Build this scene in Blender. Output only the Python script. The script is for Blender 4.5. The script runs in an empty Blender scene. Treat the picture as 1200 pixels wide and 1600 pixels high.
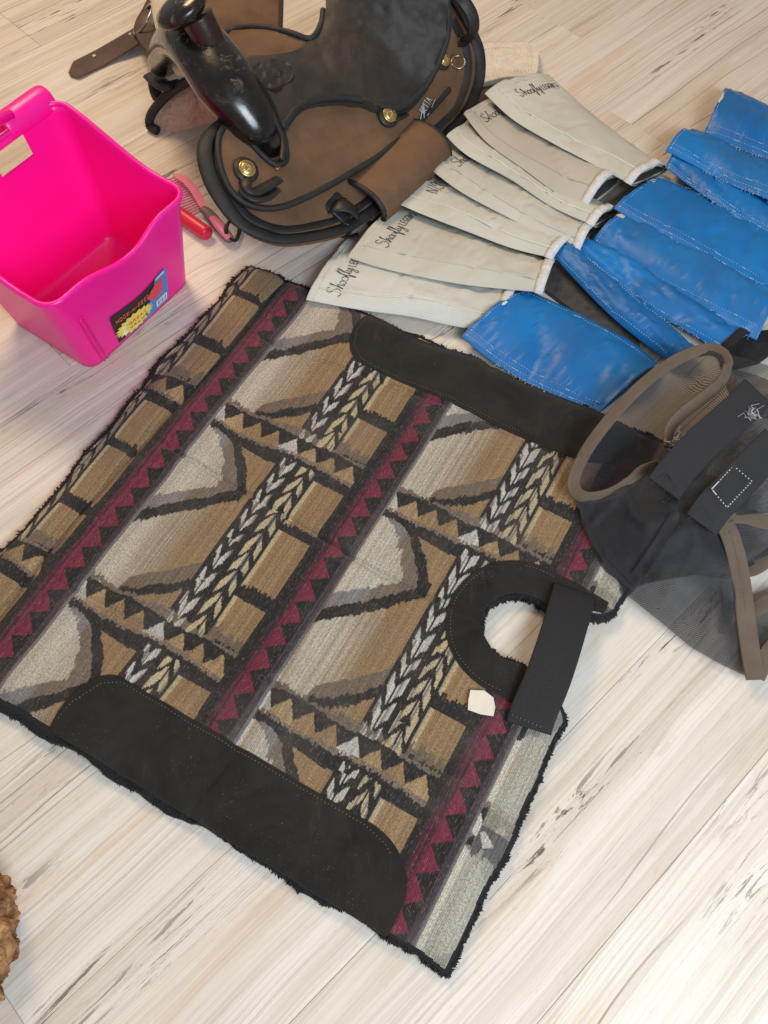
import bpy, bmesh, math, random
import numpy as np
from mathutils import Vector, Matrix, noise
from mathutils.geometry import delaunay_2d_cdt
random.seed(7); rng = np.random.default_rng(11)
SC = bpy.context.scene; COL = SC.collection

# ------------------------------------------------------------------ camera
CAM_H, PITCH, FPX = 1.10, math.radians(60.4), 1400.0
cd = bpy.data.cameras.new('camera'); cam = bpy.data.objects.new('camera', cd); COL.objects.link(cam)
cam.location = (0, 0, CAM_H); cam.rotation_euler = (math.pi/2 - PITCH, 0, 0)
cd.sensor_fit = 'VERTICAL'; cd.sensor_height = 24.0; cd.lens = FPX / 1600 * 24.0
cd.clip_start = 0.02; cd.clip_end = 100
SC.camera = cam
# ------------------------------------------------------------------ light: indoor window daylight
SC.view_settings.view_transform = 'Standard'; SC.view_settings.look = 'None'
SC.view_settings.gamma = 1.0; SC.view_settings.exposure = 0.22
w = bpy.data.worlds.new('World'); SC.world = w; w.use_nodes = True
bg = w.node_tree.nodes['Background']; bg.inputs[0].default_value = (1.0, 0.95, 0.90, 1); bg.inputs[1].default_value = 0.23
def area(name, loc, target, sx, sy, power, col):
    l = bpy.data.lights.new(name, 'AREA'); l.shape = 'RECTANGLE'; l.size = sx; l.size_y = sy
    l.energy = power; l.color = col
    o = bpy.data.objects.new(name, l); COL.objects.link(o); o.location = loc
    o.rotation_euler = (Vector(target) - Vector(loc)).to_track_quat('-Z', 'Y').to_euler()
    return o
area('window_light', (0.80, -0.70, 1.55), (0.05, 0.50, 0), 1.1, 0.9, 43, (0.80, 0.91, 1.0))
area('room_light', (-0.9, 2.3, 2.2), (-0.1, 1.2, 0), 0.8, 0.8, 36, (1.0, 0.70, 0.42))

# ------------------------------------------------------------------ helpers
def P(x, y, z=0.0):
    """a point at height z seen at photo pixel x, y (only used to take measurements off the photo)"""
    a, b = (x - 600) / FPX, -(y - 800) / FPX
    c, s = math.cos(PITCH), math.sin(PITCH)
    d = Vector((a, c + b * s, -s + b * c))
    t = (z - CAM_H) / d.z
    return Vector((d.x * t, d.y * t, z))
def srgb(r, g, b, k=1.0):
    f = lambda c: (c / 255 / 12.92 if c <= 10 else ((c / 255 + .055) / 1.055) ** 2.4) * k
    return (f(r), f(g), f(b))
def thing(name, label, cat, loc, group=None):
    o = bpy.data.objects.new(name, None); COL.objects.link(o); o.location = loc
    o.empty_display_size = 0.02
    o['label'] = label; o['category'] = cat
    if group: o['group'] = group
    return o
def mesh_obj(name, verts, faces, mat, parent=None, smooth=True, label=None, stuff=False):
    me = bpy.data.meshes.new(name); me.from_pydata([tuple(v) for v in verts], [], faces); me.update()
    if smooth: me.polygons.foreach_set('use_smooth', [True] * len(me.polygons))
    if mat: me.materials.append(mat)
    o = bpy.data.objects.new(name, me); COL.objects.link(o); par(o, parent)
    if label: o['label'] = label
    if stuff: o['kind'] = 'stuff'
    return o
def par(o, parent):
    if parent:
        o.parent = parent
        if parent.parent is None: o.matrix_parent_inverse = Matrix.Translation(-parent.location)
def cat_rom(pts, n, closed=False):
    pts = [Vector(p) for p in pts]; N = len(pts); out = []
    segs = N if closed else N - 1
    L = []
    for i in range(segs): L.append((pts[(i + 1) % N] - pts[i]).length + 1e-9)
    tot = sum(L)
    for k in range(n if closed else n):
        s = tot * k / (n if closed else n - 1); i = 0
        while i < segs - 1 and s > L[i]: s -= L[i]; i += 1
        t = min(s / L[i], 1)
        g = (lambda j: pts[j % N]) if closed else (lambda j: pts[max(0, min(N - 1, j))])
        p0, p1, p2, p3 = g(i - 1), g(i), g(i + 1), g(i + 2)
        out.append(.5 * ((2 * p1) + (-p0 + p2) * t + (2 * p0 - 5 * p1 + 4 * p2 - p3) * t * t + (-p0 + 3 * p1 - 3 * p2 + p3) * t ** 3))
    return out
def resample(pts, n):
    pts = [Vector(p) for p in pts]; L = [0]
    for a, b in zip(pts, pts[1:]): L.append(L[-1] + (b - a).length)
    out = []; i = 0
    for k in range(n):
        s = L[-1] * k / (n - 1)
        while i < len(pts) - 2 and s > L[i + 1]: i += 1
        out.append(pts[i].lerp(pts[i + 1], (s - L[i]) / max(1e-9, L[i + 1] - L[i])))
    return out
def sweep(name, path, rx, rz, mat, parent=None, closed=False, up=(0, 0, 1), seg=10, box=False, taper=None, label=None, cap=True, tw=None):
    """sweep an ellipse (or rounded flat section) along a path; rx sideways, rz along up"""
    path = [Vector(p) for p in path]; N = len(path); V = []; F = []
    for i in range(N):
        a = path[(i - 1) % N] if closed or i > 0 else path[i]
        b = path[(i + 1) % N] if closed or i < N - 1 else path[i]
        t = (b - a).normalized()
        u = Vector(up(i / (N - 1)) if callable(up) else up)
        if abs(t.dot(u)) > .97: u = Vector((1, 0, 0)) if abs(t.x) < .9 else Vector((0, 1, 0))
        s = t.cross(u).normalized(); u2 = s.cross(t).normalized()
        k = taper(i / (N - 1)) if taper else 1
        for j in range(seg):
            th = 2 * math.pi * j / seg; c, q = math.cos(th), math.sin(th)
            if box:
                c = math.copysign(abs(c) ** .35, c); q = math.copysign(abs(q) ** .5, q)
            V.append(path[i] + s * (c * rx * k) + u2 * (q * rz * k))
    for i in range(N if closed else N - 1):
        for j in range(seg):
            i2 = (i + 1) % N; j2 = (j + 1) % seg
            F.append((i * seg + j, i * seg + j2, i2 * seg + j2, i2 * seg + j))
    if not closed and cap:
        F.append(tuple(range(seg))[::-1]); F.append(tuple((N - 1) * seg + j for j in range(seg)))
    return mesh_obj(name, V, F, mat, parent, label=label)
def sweep_data(path, r, seg=5):
    path = [Vector(p) for p in path]; N = len(path); V = []; F = []
    for i in range(N):
        t = (path[min(i + 1, N - 1)] - path[max(i - 1, 0)]).normalized()
        u = Vector((0, 0, 1)) if abs(t.z) < .95 else Vector((1, 0, 0))
        s = t.cross(u).normalized(); u2 = s.cross(t)
        for j in range(seg):
            th = 2 * math.pi * j / seg
            V.append(path[i] + s * (math.cos(th) * r) + u2 * (math.sin(th) * r))
    for i in range(N - 1):
        for j in range(seg):
            F.append((i * seg + j, i * seg + (j + 1) % seg, (i + 1) * seg + (j + 1) % seg, (i + 1) * seg + j))
    F.append(tuple(range(seg))[::-1]); F.append(tuple((N - 1) * seg + j for j in range(seg)))
    return V, F
def join_data(parts):
    V = []; F = []
    for v, f in parts:
        o = len(V); V += v; F += [tuple(i + o for i in q) for q in f]
    return V, F
def dashes(name, path, mat, parent, r=.0006, dash=.004, gap=.0025, lift=.0006):
    """a row of thread stitches along a path: one stitched seam"""
    path = resample(path, max(8, int(sum((b - a).length for a, b in zip(path, path[1:])) / .0016)))
    L = 0; cur = []; parts = []
    for a, b in zip(path, path[1:]):
        if L % (dash + gap) < dash: cur.append(a + Vector((0, 0, lift)))
        else:
            if len(cur) > 1: parts.append(sweep_data(cur, r, 4))
            cur = []
        L += (b - a).length
    if len(cur) > 1: parts.append(sweep_data(cur, r, 4))
    if parts:
        V, F = join_data(parts); return mesh_obj(name, V, F, mat, parent, stuff=True)
def drape(name, outline, zf, thick, mat, parent=None, step=.008, to_world=None, label=None, attr=None, bevel=.0015, back=True):
    """fill a closed 2-D outline with small triangles, lift it to zf and give it thickness"""
    pts = [Vector((p[0], p[1])) for p in outline]; n = len(pts)
    xs = [p.x for p in pts]; ys = [p.y for p in pts]
    A = np.array([[p.x, p.y] for p in pts]); B = np.roll(A, -1, 0)
    gx = np.arange(min(xs) + step / 2, max(xs), step); gy = np.arange(min(ys) + step / 2, max(ys), step)
    GX, GY = np.meshgrid(gx, gy); G = np.c_[GX.ravel(), GY.ravel()]
    G = G + rng.uniform(-.12, .12, G.shape) * step
    ins = inside(G, A)
    d = np.full(len(G), 1e9)
    for a, b in zip(A, B):
        ab = b - a; t = np.clip(((G - a) @ ab) / (ab @ ab + 1e-18), 0, 1)
        d = np.minimum(d, np.hypot(*(G - a - t[:, None] * ab).T))
    G = G[ins & (d > step * .45)]
    allp = pts + [Vector((g[0], g[1])) for g in G]
    vo, eo, fo, _, _, _ = delaunay_2d_cdt(allp, [(i, (i + 1) % n) for i in range(n)], [], 1, 1e-7)
    tw = to_world or (lambda x, y, z: Vector((x, y, z)))
    V = []; nb = len(vo)
    for p in vo: V.append(tw(p.x, p.y, zf(p.x, p.y)))
    F = []
    for f in fo:
        a, b, c = [vo[i] for i in f]
        F.append(tuple(f) if (b - a).cross(c - a) > 0 else tuple(f[::-1]))
    if thick:
        cnt = {}
        for f in F:
            for i in range(3):
                e = (f[i], f[(i + 1) % 3]); cnt[e] = 1
        bnd = [e for e in cnt if (e[1], e[0]) not in cnt]
        low = {}
        for e in bnd:
            for i in e:
                if i not in low: low[i] = len(V); p = V[i]; V.append(p - Vector((0, 0, thick)))
        for a, b in bnd: F.append((b, a, low[a], low[b]))
    o = mesh_obj(name, V, F, mat, parent, label=label)
    if thick:
        try: o.data.set_sharp_from_angle(angle=math.radians(50))
        except Exception: pass
    if attr: attr(o, vo)
    return o
def inside(G, A):
    r = np.zeros(len(G), bool); B = np.roll(A, -1, 0)
    for (ax, ay), (bx, by) in zip(A, B):
        if ay == by: continue
        c = (ay > G[:, 1]) != (by > G[:, 1])
        r ^= c & (G[:, 0] < (bx - ax) * (G[:, 1] - ay) / (by - ay) + ax)
    return r
def nz(x, y, z=0.0, s=1.0): return noise.noise(Vector((x * s, y * s, z * s + 3.3)))

# ------------------------------------------------------------------ materials
class NT:
    def __init__(self, name):
        self.m = bpy.data.materials.new(name); self.m.use_nodes = True
        self.t = self.m.node_tree; self.b = self.t.nodes['Principled BSDF']; self.out = self.t.nodes['Material Output']
    def n(self, typ, **kw):
        x = self.t.nodes.new(typ)
        for k, v in kw.items(): setattr(x, k, v)
        return x
    def l(self, a, b): self.t.links.new(a, b)
    def noise(self, vec, scale, detail=4, rough=.55, dist=0):
        x = self.n('ShaderNodeTexNoise'); x.inputs['Scale'].default_value = scale
        x.inputs['Detail'].default_value = detail; x.inputs['Roughness'].default_value = rough; x.inputs['Distortion'].default_value = dist
        if vec: self.l(vec, x.inputs['Vector'])
        return x.outputs['Fac']
    def ramp(self, fac, stops):
        x = self.n('ShaderNodeValToRGB'); e = x.color_ramp.elements
        while len(e) < len(stops): e.new(.5)
        for q, (p, c) in zip(e, stops):
            q.position = p; q.color = (*c, 1) if len(c) == 3 else c
        self.l(fac, x.inputs[0]); return x.outputs[0]
    def mix(self, fac, a, b, mode='MIX'):
        x = self.n('ShaderNodeMix', data_type='RGBA', blend_type=mode)
        for s, v in ((x.inputs[0], fac), (x.inputs[6], a), (x.inputs[7], b)):
            if hasattr(v, 'node'): self.l(v, s)
            else: s.default_value = v if isinstance(v, float) else (*v, 1)
        return x.outputs[2]
    def math(self, op, a, b=None, c=None):
        x = self.n('ShaderNodeMath', operation=op)
        for s, v in zip(x.inputs, (a, b, c)):
            if v is None: continue
            if hasattr(v, 'node'): self.l(v, s)
            else: s.default_value = v
        return x.outputs[0]
    def mapping(self, vec, scale=(1, 1, 1), rot=(0, 0, 0), loc=(0, 0, 0)):
        x = self.n('ShaderNodeMapping'); x.inputs['Scale'].default_value = scale; x.inputs['Rotation'].default_value = rot; x.inputs['Location'].default_value = loc
        self.l(vec, x.inputs[0]); return x.outputs[0]
    def obj(self): return self.n('ShaderNodeTexCoord').outputs['Object']
    def bump(self, h, strength=.3, dist=.001):
        x = self.n('ShaderNodeBump'); x.inputs['Strength'].default_value = strength; x.inputs['Distance'].default_value = dist
        self.l(h, x.inputs['Height']); self.l(x.outputs[0], self.b.inputs['Normal']); return x
    def base(self, c):
        s = self.b.inputs['Base Color']
        if hasattr(c, 'node'): self.l(c, s)
        else: s.default_value = (*c, 1)
    def set(self, **kw):
        for k, v in kw.items():
            s = self.b.inputs[k.replace('_', ' ')]
            if hasattr(v, 'node'): self.l(v, s)
            else: s.default_value = v
def simple(name, col, rough=.5, var=.15, scale=40, bump=.2, bscale=300, dist=.0006, **kw):
    t = NT(name); o = t.obj()
    n = t.noise(o, scale, 5, .6)
    a = tuple(max(0, c * (1 - var)) for c in col); b = tuple(c * (1 + var) for c in col)
    t.base(t.ramp(n, [(.3, a), (.7, b)]))
    t.set(Roughness=rough, **kw)
    if bump: t.bump(t.noise(o, bscale, 4, .6), bump, dist)
    return t.m
def weave_h(t, vec, s):
    a = t.n('ShaderNodeTexWave', bands_direction='X'); a.inputs['Scale'].default_value = s; t.l(vec, a.inputs[0])
    b = t.n('ShaderNodeTexWave', bands_direction='Y'); b.inputs['Scale'].default_value = s; t.l(vec, b.inputs[0])
    return t.math('MULTIPLY', a.outputs['Fac'], b.outputs['Fac'])

def floor_mat():
    t = NT('vinyl_plank'); o = t.obj()
    r = t.n('ShaderNodeObjectInfo').outputs['Random']
    off = t.n('ShaderNodeCombineXYZ'); t.l(t.math('MULTIPLY', r, 61.0), off.inputs[0]); t.l(t.math('MULTIPLY', r, 17.0), off.inputs[1]); t.l(t.math('MULTIPLY', r, 5.0), off.inputs[2])
    v = t.n('ShaderNodeVectorMath', operation='ADD'); t.l(o, v.inputs[0]); t.l(off.outputs[0], v.inputs[1]); v = v.outputs[0]
    # slow sideways wander so the grain is not ruler straight
    wn = t.noise(t.mapping(v, (2.2, 5, 1)), 1.0, 3, .5)
    wv = t.n('ShaderNodeCombineXYZ'); t.l(t.math('MULTIPLY', t.math('SUBTRACT', wn, .5), .028), wv.inputs[1])
    v2 = t.n('ShaderNodeVectorMath', operation='ADD'); t.l(v, v2.inputs[0]); t.l(wv.outputs[0], v2.inputs[1]); v2 = v2.outputs[0]
    broad = t.noise(t.mapping(v2, (1.1, 15, 1)), 1.0, 5, .6, .4)
    mid = t.noise(t.mapping(v2, (1.0, 70, 1)), 1.0, 4, .6, .25)
    fine = t.noise(t.mapping(v2, (1.6, 300, 1)), 1.0, 3, .6)
    c = t.ramp(broad, [(.28, srgb(202, 190, 177)), (.44, srgb(213, 204, 193)), (.58, srgb(221, 214, 206)), (.75, srgb(207, 195, 181))])
    c = t.mix(t.ramp(mid, [(.38, (.28,) * 3), (.56, (0,) * 3)]), c, srgb(184, 170, 156))
    sm = t.ramp(t.noise(t.mapping(v, (1.4, 11, 3)), 1.0, 3, .6), [(.38, (.12,) * 3), (.62, (1,) * 3)])
    c = t.mix(t.math('MULTIPLY', sm, t.ramp(fine, [(.40, (.45,) * 3), (.48, (0,) * 3)])), c, srgb(172, 158, 146))
    c = t.mix(t.math('MULTIPLY', sm, t.ramp(fine, [(.54, (0,) * 3), (.62, (.6,) * 3)])), c, srgb(231, 222, 210))
    warm = t.ramp(t.noise(t.mapping(v2, (2.0, 13, 5)), 1.0, 4, .6, .6), [(.54, (0,) * 3), (.70, (.75,) * 3)])
    c = t.mix(warm, c, srgb(204, 178, 148))
    gry = t.ramp(t.noise(t.mapping(v2, (2.4, 20, 9)), 1.0, 5, .65, .6), [(.56, (0,) * 3), (.70, (.36,) * 3)])
    c = t.mix(gry, c, srgb(176, 160, 144))
    gr2 = t.ramp(t.noise(t.mapping(v, (70, 900, 1)), 1.0, 2, .6), [(.62, (0,) * 3), (.74, (.35,) * 3)])
    c = t.mix(gr2, c, srgb(150, 134, 120))
    # cracks and worn dark flecks, gathered in patches
    gate = t.ramp(t.noise(t.mapping(v, (1.7, 9, 1)), 1.0, 2, .5), [(.55, (0,) * 3), (.64, (1,) * 3)])
    ck = t.noise(t.mapping(v2, (7, 95, 1)), 1.0, 7, .72, 1.3)
    ckm = t.ramp(ck, [(.555, (0,) * 3), (.585, (.9,) * 3)])
    c = t.mix(t.math('MULTIPLY', gate, ckm), c, srgb(84, 70, 59))
    ln = t.n('ShaderNodeTexWave', bands_direction='Y'); ln.inputs['Scale'].default_value = 3.1; ln.inputs['Distortion'].default_value = 9; ln.inputs['Detail'].default_value = 3; ln.inputs['Detail Scale'].default_value = .6
    t.l(t.mapping(v, (.55, 2.4, 1)), ln.inputs[0])
    lnm = t.ramp(ln.outputs['Fac'], [(.0, (.85,) * 3), (.012, (0,) * 3)])
    g2 = t.ramp(t.noise(t.mapping(v, (1.3, 7, 2)), 1.0, 2), [(.5, (0,) * 3), (.6, (.75,) * 3)])
    c = t.mix(t.math('MULTIPLY', lnm, g2), c, srgb(105, 84, 66))
    tint = t.ramp(r, [(0, (.90, .88, .86)), (.5, (1, 1, 1)), (1, (.96, .93, .89))])
    c = t.mix(1.0, c, tint, 'MULTIPLY')
    t.base(c); t.set(Roughness=.42)
    t.b.inputs['Specular IOR Level'].default_value = .5
    t.bump(t.math('ADD', t.math('MULTIPLY', fine, .7), t.math('MULTIPLY', mid, .5)), .25, .0006)
    return t.m
M = {}
M['floor'] = floor_mat()
M['sub'] = simple('subfloor_board', (.10, .075, .055), .9, bump=0)  # dark brown subfloor, visible only through the plank gaps
def pad_mat():
    t = NT('woven_jacquard'); a = t.n('ShaderNodeAttribute', attribute_name='pattern').outputs['Color']
    uvn = t.n('ShaderNodeAttribute', attribute_name='padco').outputs['Vector']
    fib = t.noise(t.mapping(uvn, (1, 1, 1)), 420, 3, .7)
    thr = t.noise(t.mapping(uvn, (900, 90, 1)), 1, 2, .6)
    c = t.mix(t.ramp(fib, [(.3, (.60,) * 3), (.62, (0,) * 3)]), a, (.02, .018, .016))
    c = t.mix(t.ramp(thr, [(.55, (0,) * 3), (.75, (.28,) * 3)]), c, (.42, .33, .2))
    c = t.mix(.12, c, a)
    dust = t.ramp(t.noise(uvn, 7, 6, .65), [(.48, (0,) * 3), (.75, (.32,) * 3)])
    c = t.mix(dust, c, (.17, .145, .12))
    t.base(c); t.set(Roughness=.95); t.b.inputs['Specular IOR Level'].default_value = .15
    t.b.inputs['Sheen Weight'].default_value = .15
    h = weave_h(t, uvn, 130); t.bump(t.math('ADD', h, t.math('MULTIPLY', fib, 1.2)), .7, .0012)
    return t.m
M['pad'] = pad_mat()
def suede(name, c1, c2, spots=True, rough=.9):
    t = NT(name); o = t.obj()
    n = t.noise(o, 13, 8, .7, .6)
    c = t.ramp(n, [(.32, c1), (.70, c2)])
    s = t.ramp(t.noise(o, 420, 2, .5), [(.67, (0,) * 3), (.73, (.6,) * 3)])
    s = t.math('MULTIPLY', s, t.ramp(t.noise(o, 25, 4, .6), [(.46, (0,) * 3), (.62, (1,) * 3)]))
    if spots: c = t.mix(s, c, srgb(112, 100, 86))
    f = t.ramp(t.noise(t.mapping(o, (55, 9, 9), (0, 0, .6)), 1, 5, .7), [(.6, (0,) * 3), (.8, (.3,) * 3)])
    c = t.mix(f, c, srgb(92, 80, 68))
    t.base(c); t.set(Roughness=rough); t.b.inputs['Specular IOR Level'].default_value = .2 if rough > .8 else .45
    t.b.inputs['Sheen Weight'].default_value = .12
    t.bump(t.math('ADD', t.noise(o, 500, 3, .7), t.math('MULTIPLY', t.noise(o, 60, 4), 1.5)), .45, .0008)
    return t.m
M['suede'] = suede('dark_suede', srgb(24, 22, 20), srgb(43, 39, 35))
M['seat'] = suede('seat_suede', srgb(22, 21, 21), srgb(56, 48, 42), rough=.55)
M['fleece_b'] = simple('black_fleece', srgb(26, 25, 27), .95, .3, 200, .6, 600, .002)
def nylon(name, col, s=160, rough=.6, rot=.6, var=.15):
    t = NT(name); o = t.obj(); m = t.mapping(o, (1, 1, 1), (0, 0, rot))
    n = t.noise(o, 30, 4); a = tuple(c * (1 - var) for c in col); b = tuple(c * (1 + var) for c in col)
    h = weave_h(t, m, s)
    c = t.ramp(n, [(.3, a), (.7, b)])
    c = t.mix(t.ramp(h, [(0, (.45,) * 3), (.6, (0,) * 3)]), c, tuple(k * .35 for k in col))
    t.base(c); t.set(Roughness=rough); t.bump(h, .6, .001)
    return t.m
M['strap'] = nylon('black_webbing', srgb(24, 24, 28), 150, .7, .95)
M['paper'] = simple('paper_tag', srgb(206, 197, 182), .7, .06, 60, .15, 200)
M['thread_d'] = simple('dark_thread', srgb(104, 92, 78), .8, bump=0)
M['thread_w'] = simple('white_thread', srgb(198, 205, 212), .8, .2, bump=0)
M['thread_c'] = simple('cream_thread', srgb(205, 203, 186), .8, .1, bump=0)
M['thread_k'] = simple('black_embroidery', srgb(45, 47, 50), .7, .3, 90, bump=0)
def cordura():
    t = NT('brown_cordura'); o = t.obj()
    n = t.noise(o, 9, 6, .6); c = t.ramp(n, [(.3, srgb(90, 64, 43)), (.7, srgb(120, 88, 62))])
    sp = t.ramp(t.noise(o, 130, 3, .6), [(.70, (0,) * 3), (.78, (.5,) * 3)]); c = t.mix(sp, c, srgb(170, 145, 118))
    dk = t.ramp(t.noise(t.mapping(o, (1, 1, 1), loc=(3, 1, 0)), 14, 6, .7), [(.55, (0,) * 3), (.75, (.5,) * 3)]); c = t.mix(dk, c, srgb(66, 50, 40))
    t.base(c); t.set(Roughness=.75); h = weave_h(t, t.mapping(o, rot=(0, 0, .5)), 420); t.bump(h, .35, .0006)
    return t.m
M['cordura'] = cordura()
M['rubber'] = simple('black_binding', srgb(34, 33, 34), .62, .35, 45, .6, 330, .001)
def black_leather():
    t = NT('black_leather'); o = t.obj()
    n = t.noise(o, 35, 5, .6); c = t.ramp(n, [(.3, srgb(16, 13, 13)), (.75, srgb(34, 28, 26))])
    z = t.n('ShaderNodeSeparateXYZ'); t.l(o, z.inputs[0])
    w1 = t.ramp(t.noise(o, 45, 8, .75, .8), [(.56, (0,) * 3), (.66, (.8,) * 3)])
    zr = t.n('ShaderNodeMapRange'); zr.inputs[1].default_value = .235; zr.inputs[2].default_value = .27; t.l(z.outputs[2], zr.inputs[0])
    c = t.mix(t.math('MULTIPLY', w1, zr.outputs[0]), c, srgb(120, 110, 100))
    t.base(c); t.set(Roughness=t.ramp(t.noise(o, 60, 4), [(.3, (.14,) * 3), (.7, (.34,) * 3)]))
    t.b.inputs['Coat Weight'].default_value = .3; t.b.inputs['Coat Roughness'].default_value = .12
    t.bump(t.math('ADD', t.noise(o, 160, 4, .7), t.math('MULTIPLY', t.noise(o, 14, 3), 3.0)), .22, .001)
    return t.m
M['leather'] = black_leather()
M['leather_dull'] = simple('dull_black_leather', srgb(36, 33, 32), .5, .3, 40, .4, 180, .001)
M['horn'] = simple('reddish_brown_leather', srgb(44, 27, 25), .3, .35, 40, .3, 120, .001)
M['leather_br'] = simple('brown_strap_leather', srgb(82, 62, 52), .5, .25, 30, .4, 200, .001)
M['fleece_p'] = simple('tan_fleece', srgb(205, 182, 166), .95, .15, 120, 1.0, 330, .004)
M['fleece_w'] = simple('cream_fleece', srgb(222, 212, 195), .95, .12, 60, 1.0, 300, .003)
M['gold'] = simple('brass', srgb(205, 178, 120), .3, .2, 200, .3, 500, Metallic=.9)
M['steel'] = simple('nickel', srgb(170, 165, 158), .3, .15, 60, .1, 200, Metallic=1.0)
def pink(name, col, tr=.25, rough=.33):
    t = NT(name); o = t.obj()
    t.base(t.ramp(t.noise(o, 18, 4), [(.3, tuple(c * .95 for c in col)), (.7, col)])); t.set(Roughness=rough)
    t.b.inputs['Subsurface Weight'].default_value = tr; t.b.inputs['Subsurface Radius'].default_value = (.02, .004, .01); t.b.inputs['Subsurface Scale'].default_value = .4
    t.bump(t.noise(o, 50, 3), .12, .001)
    return t.m
M['pink'] = pink('hot_pink_plastic', (1.0, 0.005, 0.33))
M['comb'] = simple('dusty_pink_plastic', srgb(230, 126, 160), .4, .08, 30, .1, 100)
M['red'] = simple('red_vinyl_grip', srgb(214, 40, 70), .35, .08, 30, .1, 100)
M['grey_pl'] = simple('grey_plastic', srgb(120, 105, 102), .4, .1, 30, .1, 100)
M['cord'] = simple('black_cord', srgb(28, 26, 28), .6, .1, bump=0)
def pale_cloth(name, c1, c2, rib=True, dirt=.35):
    t = NT(name); co = t.n('ShaderNodeAttribute', attribute_name='sleeveco').outputs['Vector']; o = t.obj()
    n = t.noise(co, 5, 5, .6)
    c = t.ramp(n, [(.3, c1), (.7, c2)])
    d = t.ramp(t.noise(co, 9, 6, .7, .5), [(.52, (0,) * 3), (.78, (dirt,) * 3)]); c = t.mix(d, c, srgb(158, 142, 108))
    sx = t.n('ShaderNodeSeparateXYZ'); t.l(co, sx.inputs[0])
    endd = t.n('ShaderNodeMapRange'); endd.inputs[1].default_value = .2; endd.inputs[2].default_value = .36; endd.inputs[4].default_value = .5; t.l(sx.outputs[0], endd.inputs[0])
    c = t.mix(t.math('MULTIPLY', endd.outputs[0], t.noise(co, 14, 5, .7)), c, srgb(172, 158, 124))
    wv = t.n('ShaderNodeTexWave', bands_direction='Y'); wv.inputs['Scale'].default_value = 110 if rib else 260; wv.inputs['Distortion'].default_value = .6; wv.inputs['Detail'].default_value = 1
    t.l(co, wv.inputs[0])
    c = t.mix(t.ramp(wv.outputs['Fac'], [(0, (.22 if rib else .1,) * 3), (.5, (0,) * 3)]), c, srgb(150, 148, 134))
    t.base(c); t.set(Roughness=.85); t.b.inputs['Specular IOR Level'].default_value = .25
    h = t.math('ADD', t.math('MULTIPLY', wv.outputs['Fac'], .5), t.noise(co, 420, 3, .6)); t.bump(h, .35, .0008)
    return t.m
M['pale'] = pale_cloth('pale_ribbed_cloth', srgb(193, 195, 190), srgb(208, 209, 205), True, .3)
M['pale2'] = pale_cloth('greyer_ribbed_cloth', srgb(178, 172, 160), srgb(194, 188, 177), True, .45)
M['pale3'] = pale_cloth('smooth_pale_cloth', srgb(184, 183, 173), srgb(201, 200, 191), False, .4)
M['terry'] = simple('white_terry_binding', srgb(214, 214, 214), .95, .12, 150, 1.0, 420, .002)
M['lining'] = simple('charcoal_lining', srgb(62, 58, 54), .95, .3, 80, .6, 300, .001)
def blue_vinyl():
    t = NT('blue_vinyl_cloth'); co = t.n('ShaderNodeAttribute', attribute_name='sleeveco').outputs['Vector']
    r = t.n('ShaderNodeObjectInfo').outputs['Random']
    ad = t.n('ShaderNodeVectorMath', operation='ADD'); t.l(co, ad.inputs[0]); t.l(t.math('MULTIPLY', r, 9.0), ad.inputs[1]); c2 = ad.outputs[0]
    c = t.ramp(t.noise(c2, 6, 5, .6), [(.3, srgb(3, 94, 160)), (.7, srgb(16, 118, 190))])
    d = t.ramp(t.noise(c2, 5, 6, .65, .3), [(.47, (0,) * 3), (.72, (.40,) * 3)])
    c = t.mix(d, c, srgb(50, 72, 90))
    sc = t.ramp(t.noise(t.mapping(c2, (22, 60, 1), (0, 0, .7)), 1, 8, .75, .8), [(.70, (0,) * 3), (.76, (.4,) * 3)])
    c = t.mix(sc, c, srgb(132, 172, 206))
    sc2 = t.ramp(t.noise(t.mapping(c2, (140, 30, 1), (0, 0, -.5)), 1, 6, .8, 1.0), [(.70, (0,) * 3), (.76, (.45,) * 3)])
    c = t.mix(sc2, c, srgb(150, 182, 210))
    t.base(c); t.set(Roughness=.40)
    h = weave_h(t, co, 330); t.bump(t.math('ADD', h, t.math('MULTIPLY', t.noise(c2, 26, 4), 1.6)), .16, .0008)
    return t.m
M['blue'] = blue_vinyl()
def net():
    t = NT('black_fly_netting'); o = t.obj()
    m = t.mapping(o, (1, 1, 1), (0, 0, .5))
    n = t.noise(o, 9, 4)
    t.base(t.ramp(n, [(.3, srgb(24, 27, 35)), (.7, srgb(38, 40, 48))])); t.set(Roughness=.7)
    a = t.n('ShaderNodeTexWave', bands_direction='X'); a.inputs['Scale'].default_value = 190; t.l(m, a.inputs[0])
    b = t.n('ShaderNodeTexWave', bands_direction='Y'); b.inputs['Scale'].default_value = 190; t.l(m, b.inputs[0])
    h = t.math('MULTIPLY', a.outputs['Fac'], b.outputs['Fac'])
    t.l(t.ramp(h, [(.06, (.86,) * 3), (.34, (.34,) * 3)]), t.b.inputs['Alpha'])
    return t.m
M['net'] = net()
M['taupe'] = nylon('taupe_binding_tape', srgb(112, 96, 82), 260, .85, .2)
M['navy'] = nylon('charcoal_ribbon', srgb(36, 37, 44), 330, .6, .9)
def bark():
    t = NT('bark'); o = t.obj(); n = t.noise(o, 38, 8, .75, .6)
    t.base(t.ramp(n, [(.3, srgb(48, 30, 20)), (.43, srgb(104, 70, 44)), (.55, srgb(160, 112, 70)), (.68, srgb(206, 166, 118))])); t.set(Roughness=.85)
    t.bump(n, 1.0, .006); return t.m
M['bark'] = bark()
M['black_pt'] = simple('print_black', srgb(22, 22, 24), .4, .05, bump=0)
M['yellow_pt'] = simple('print_yellow', srgb(245, 225, 95), .4, .04, bump=0)
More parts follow.
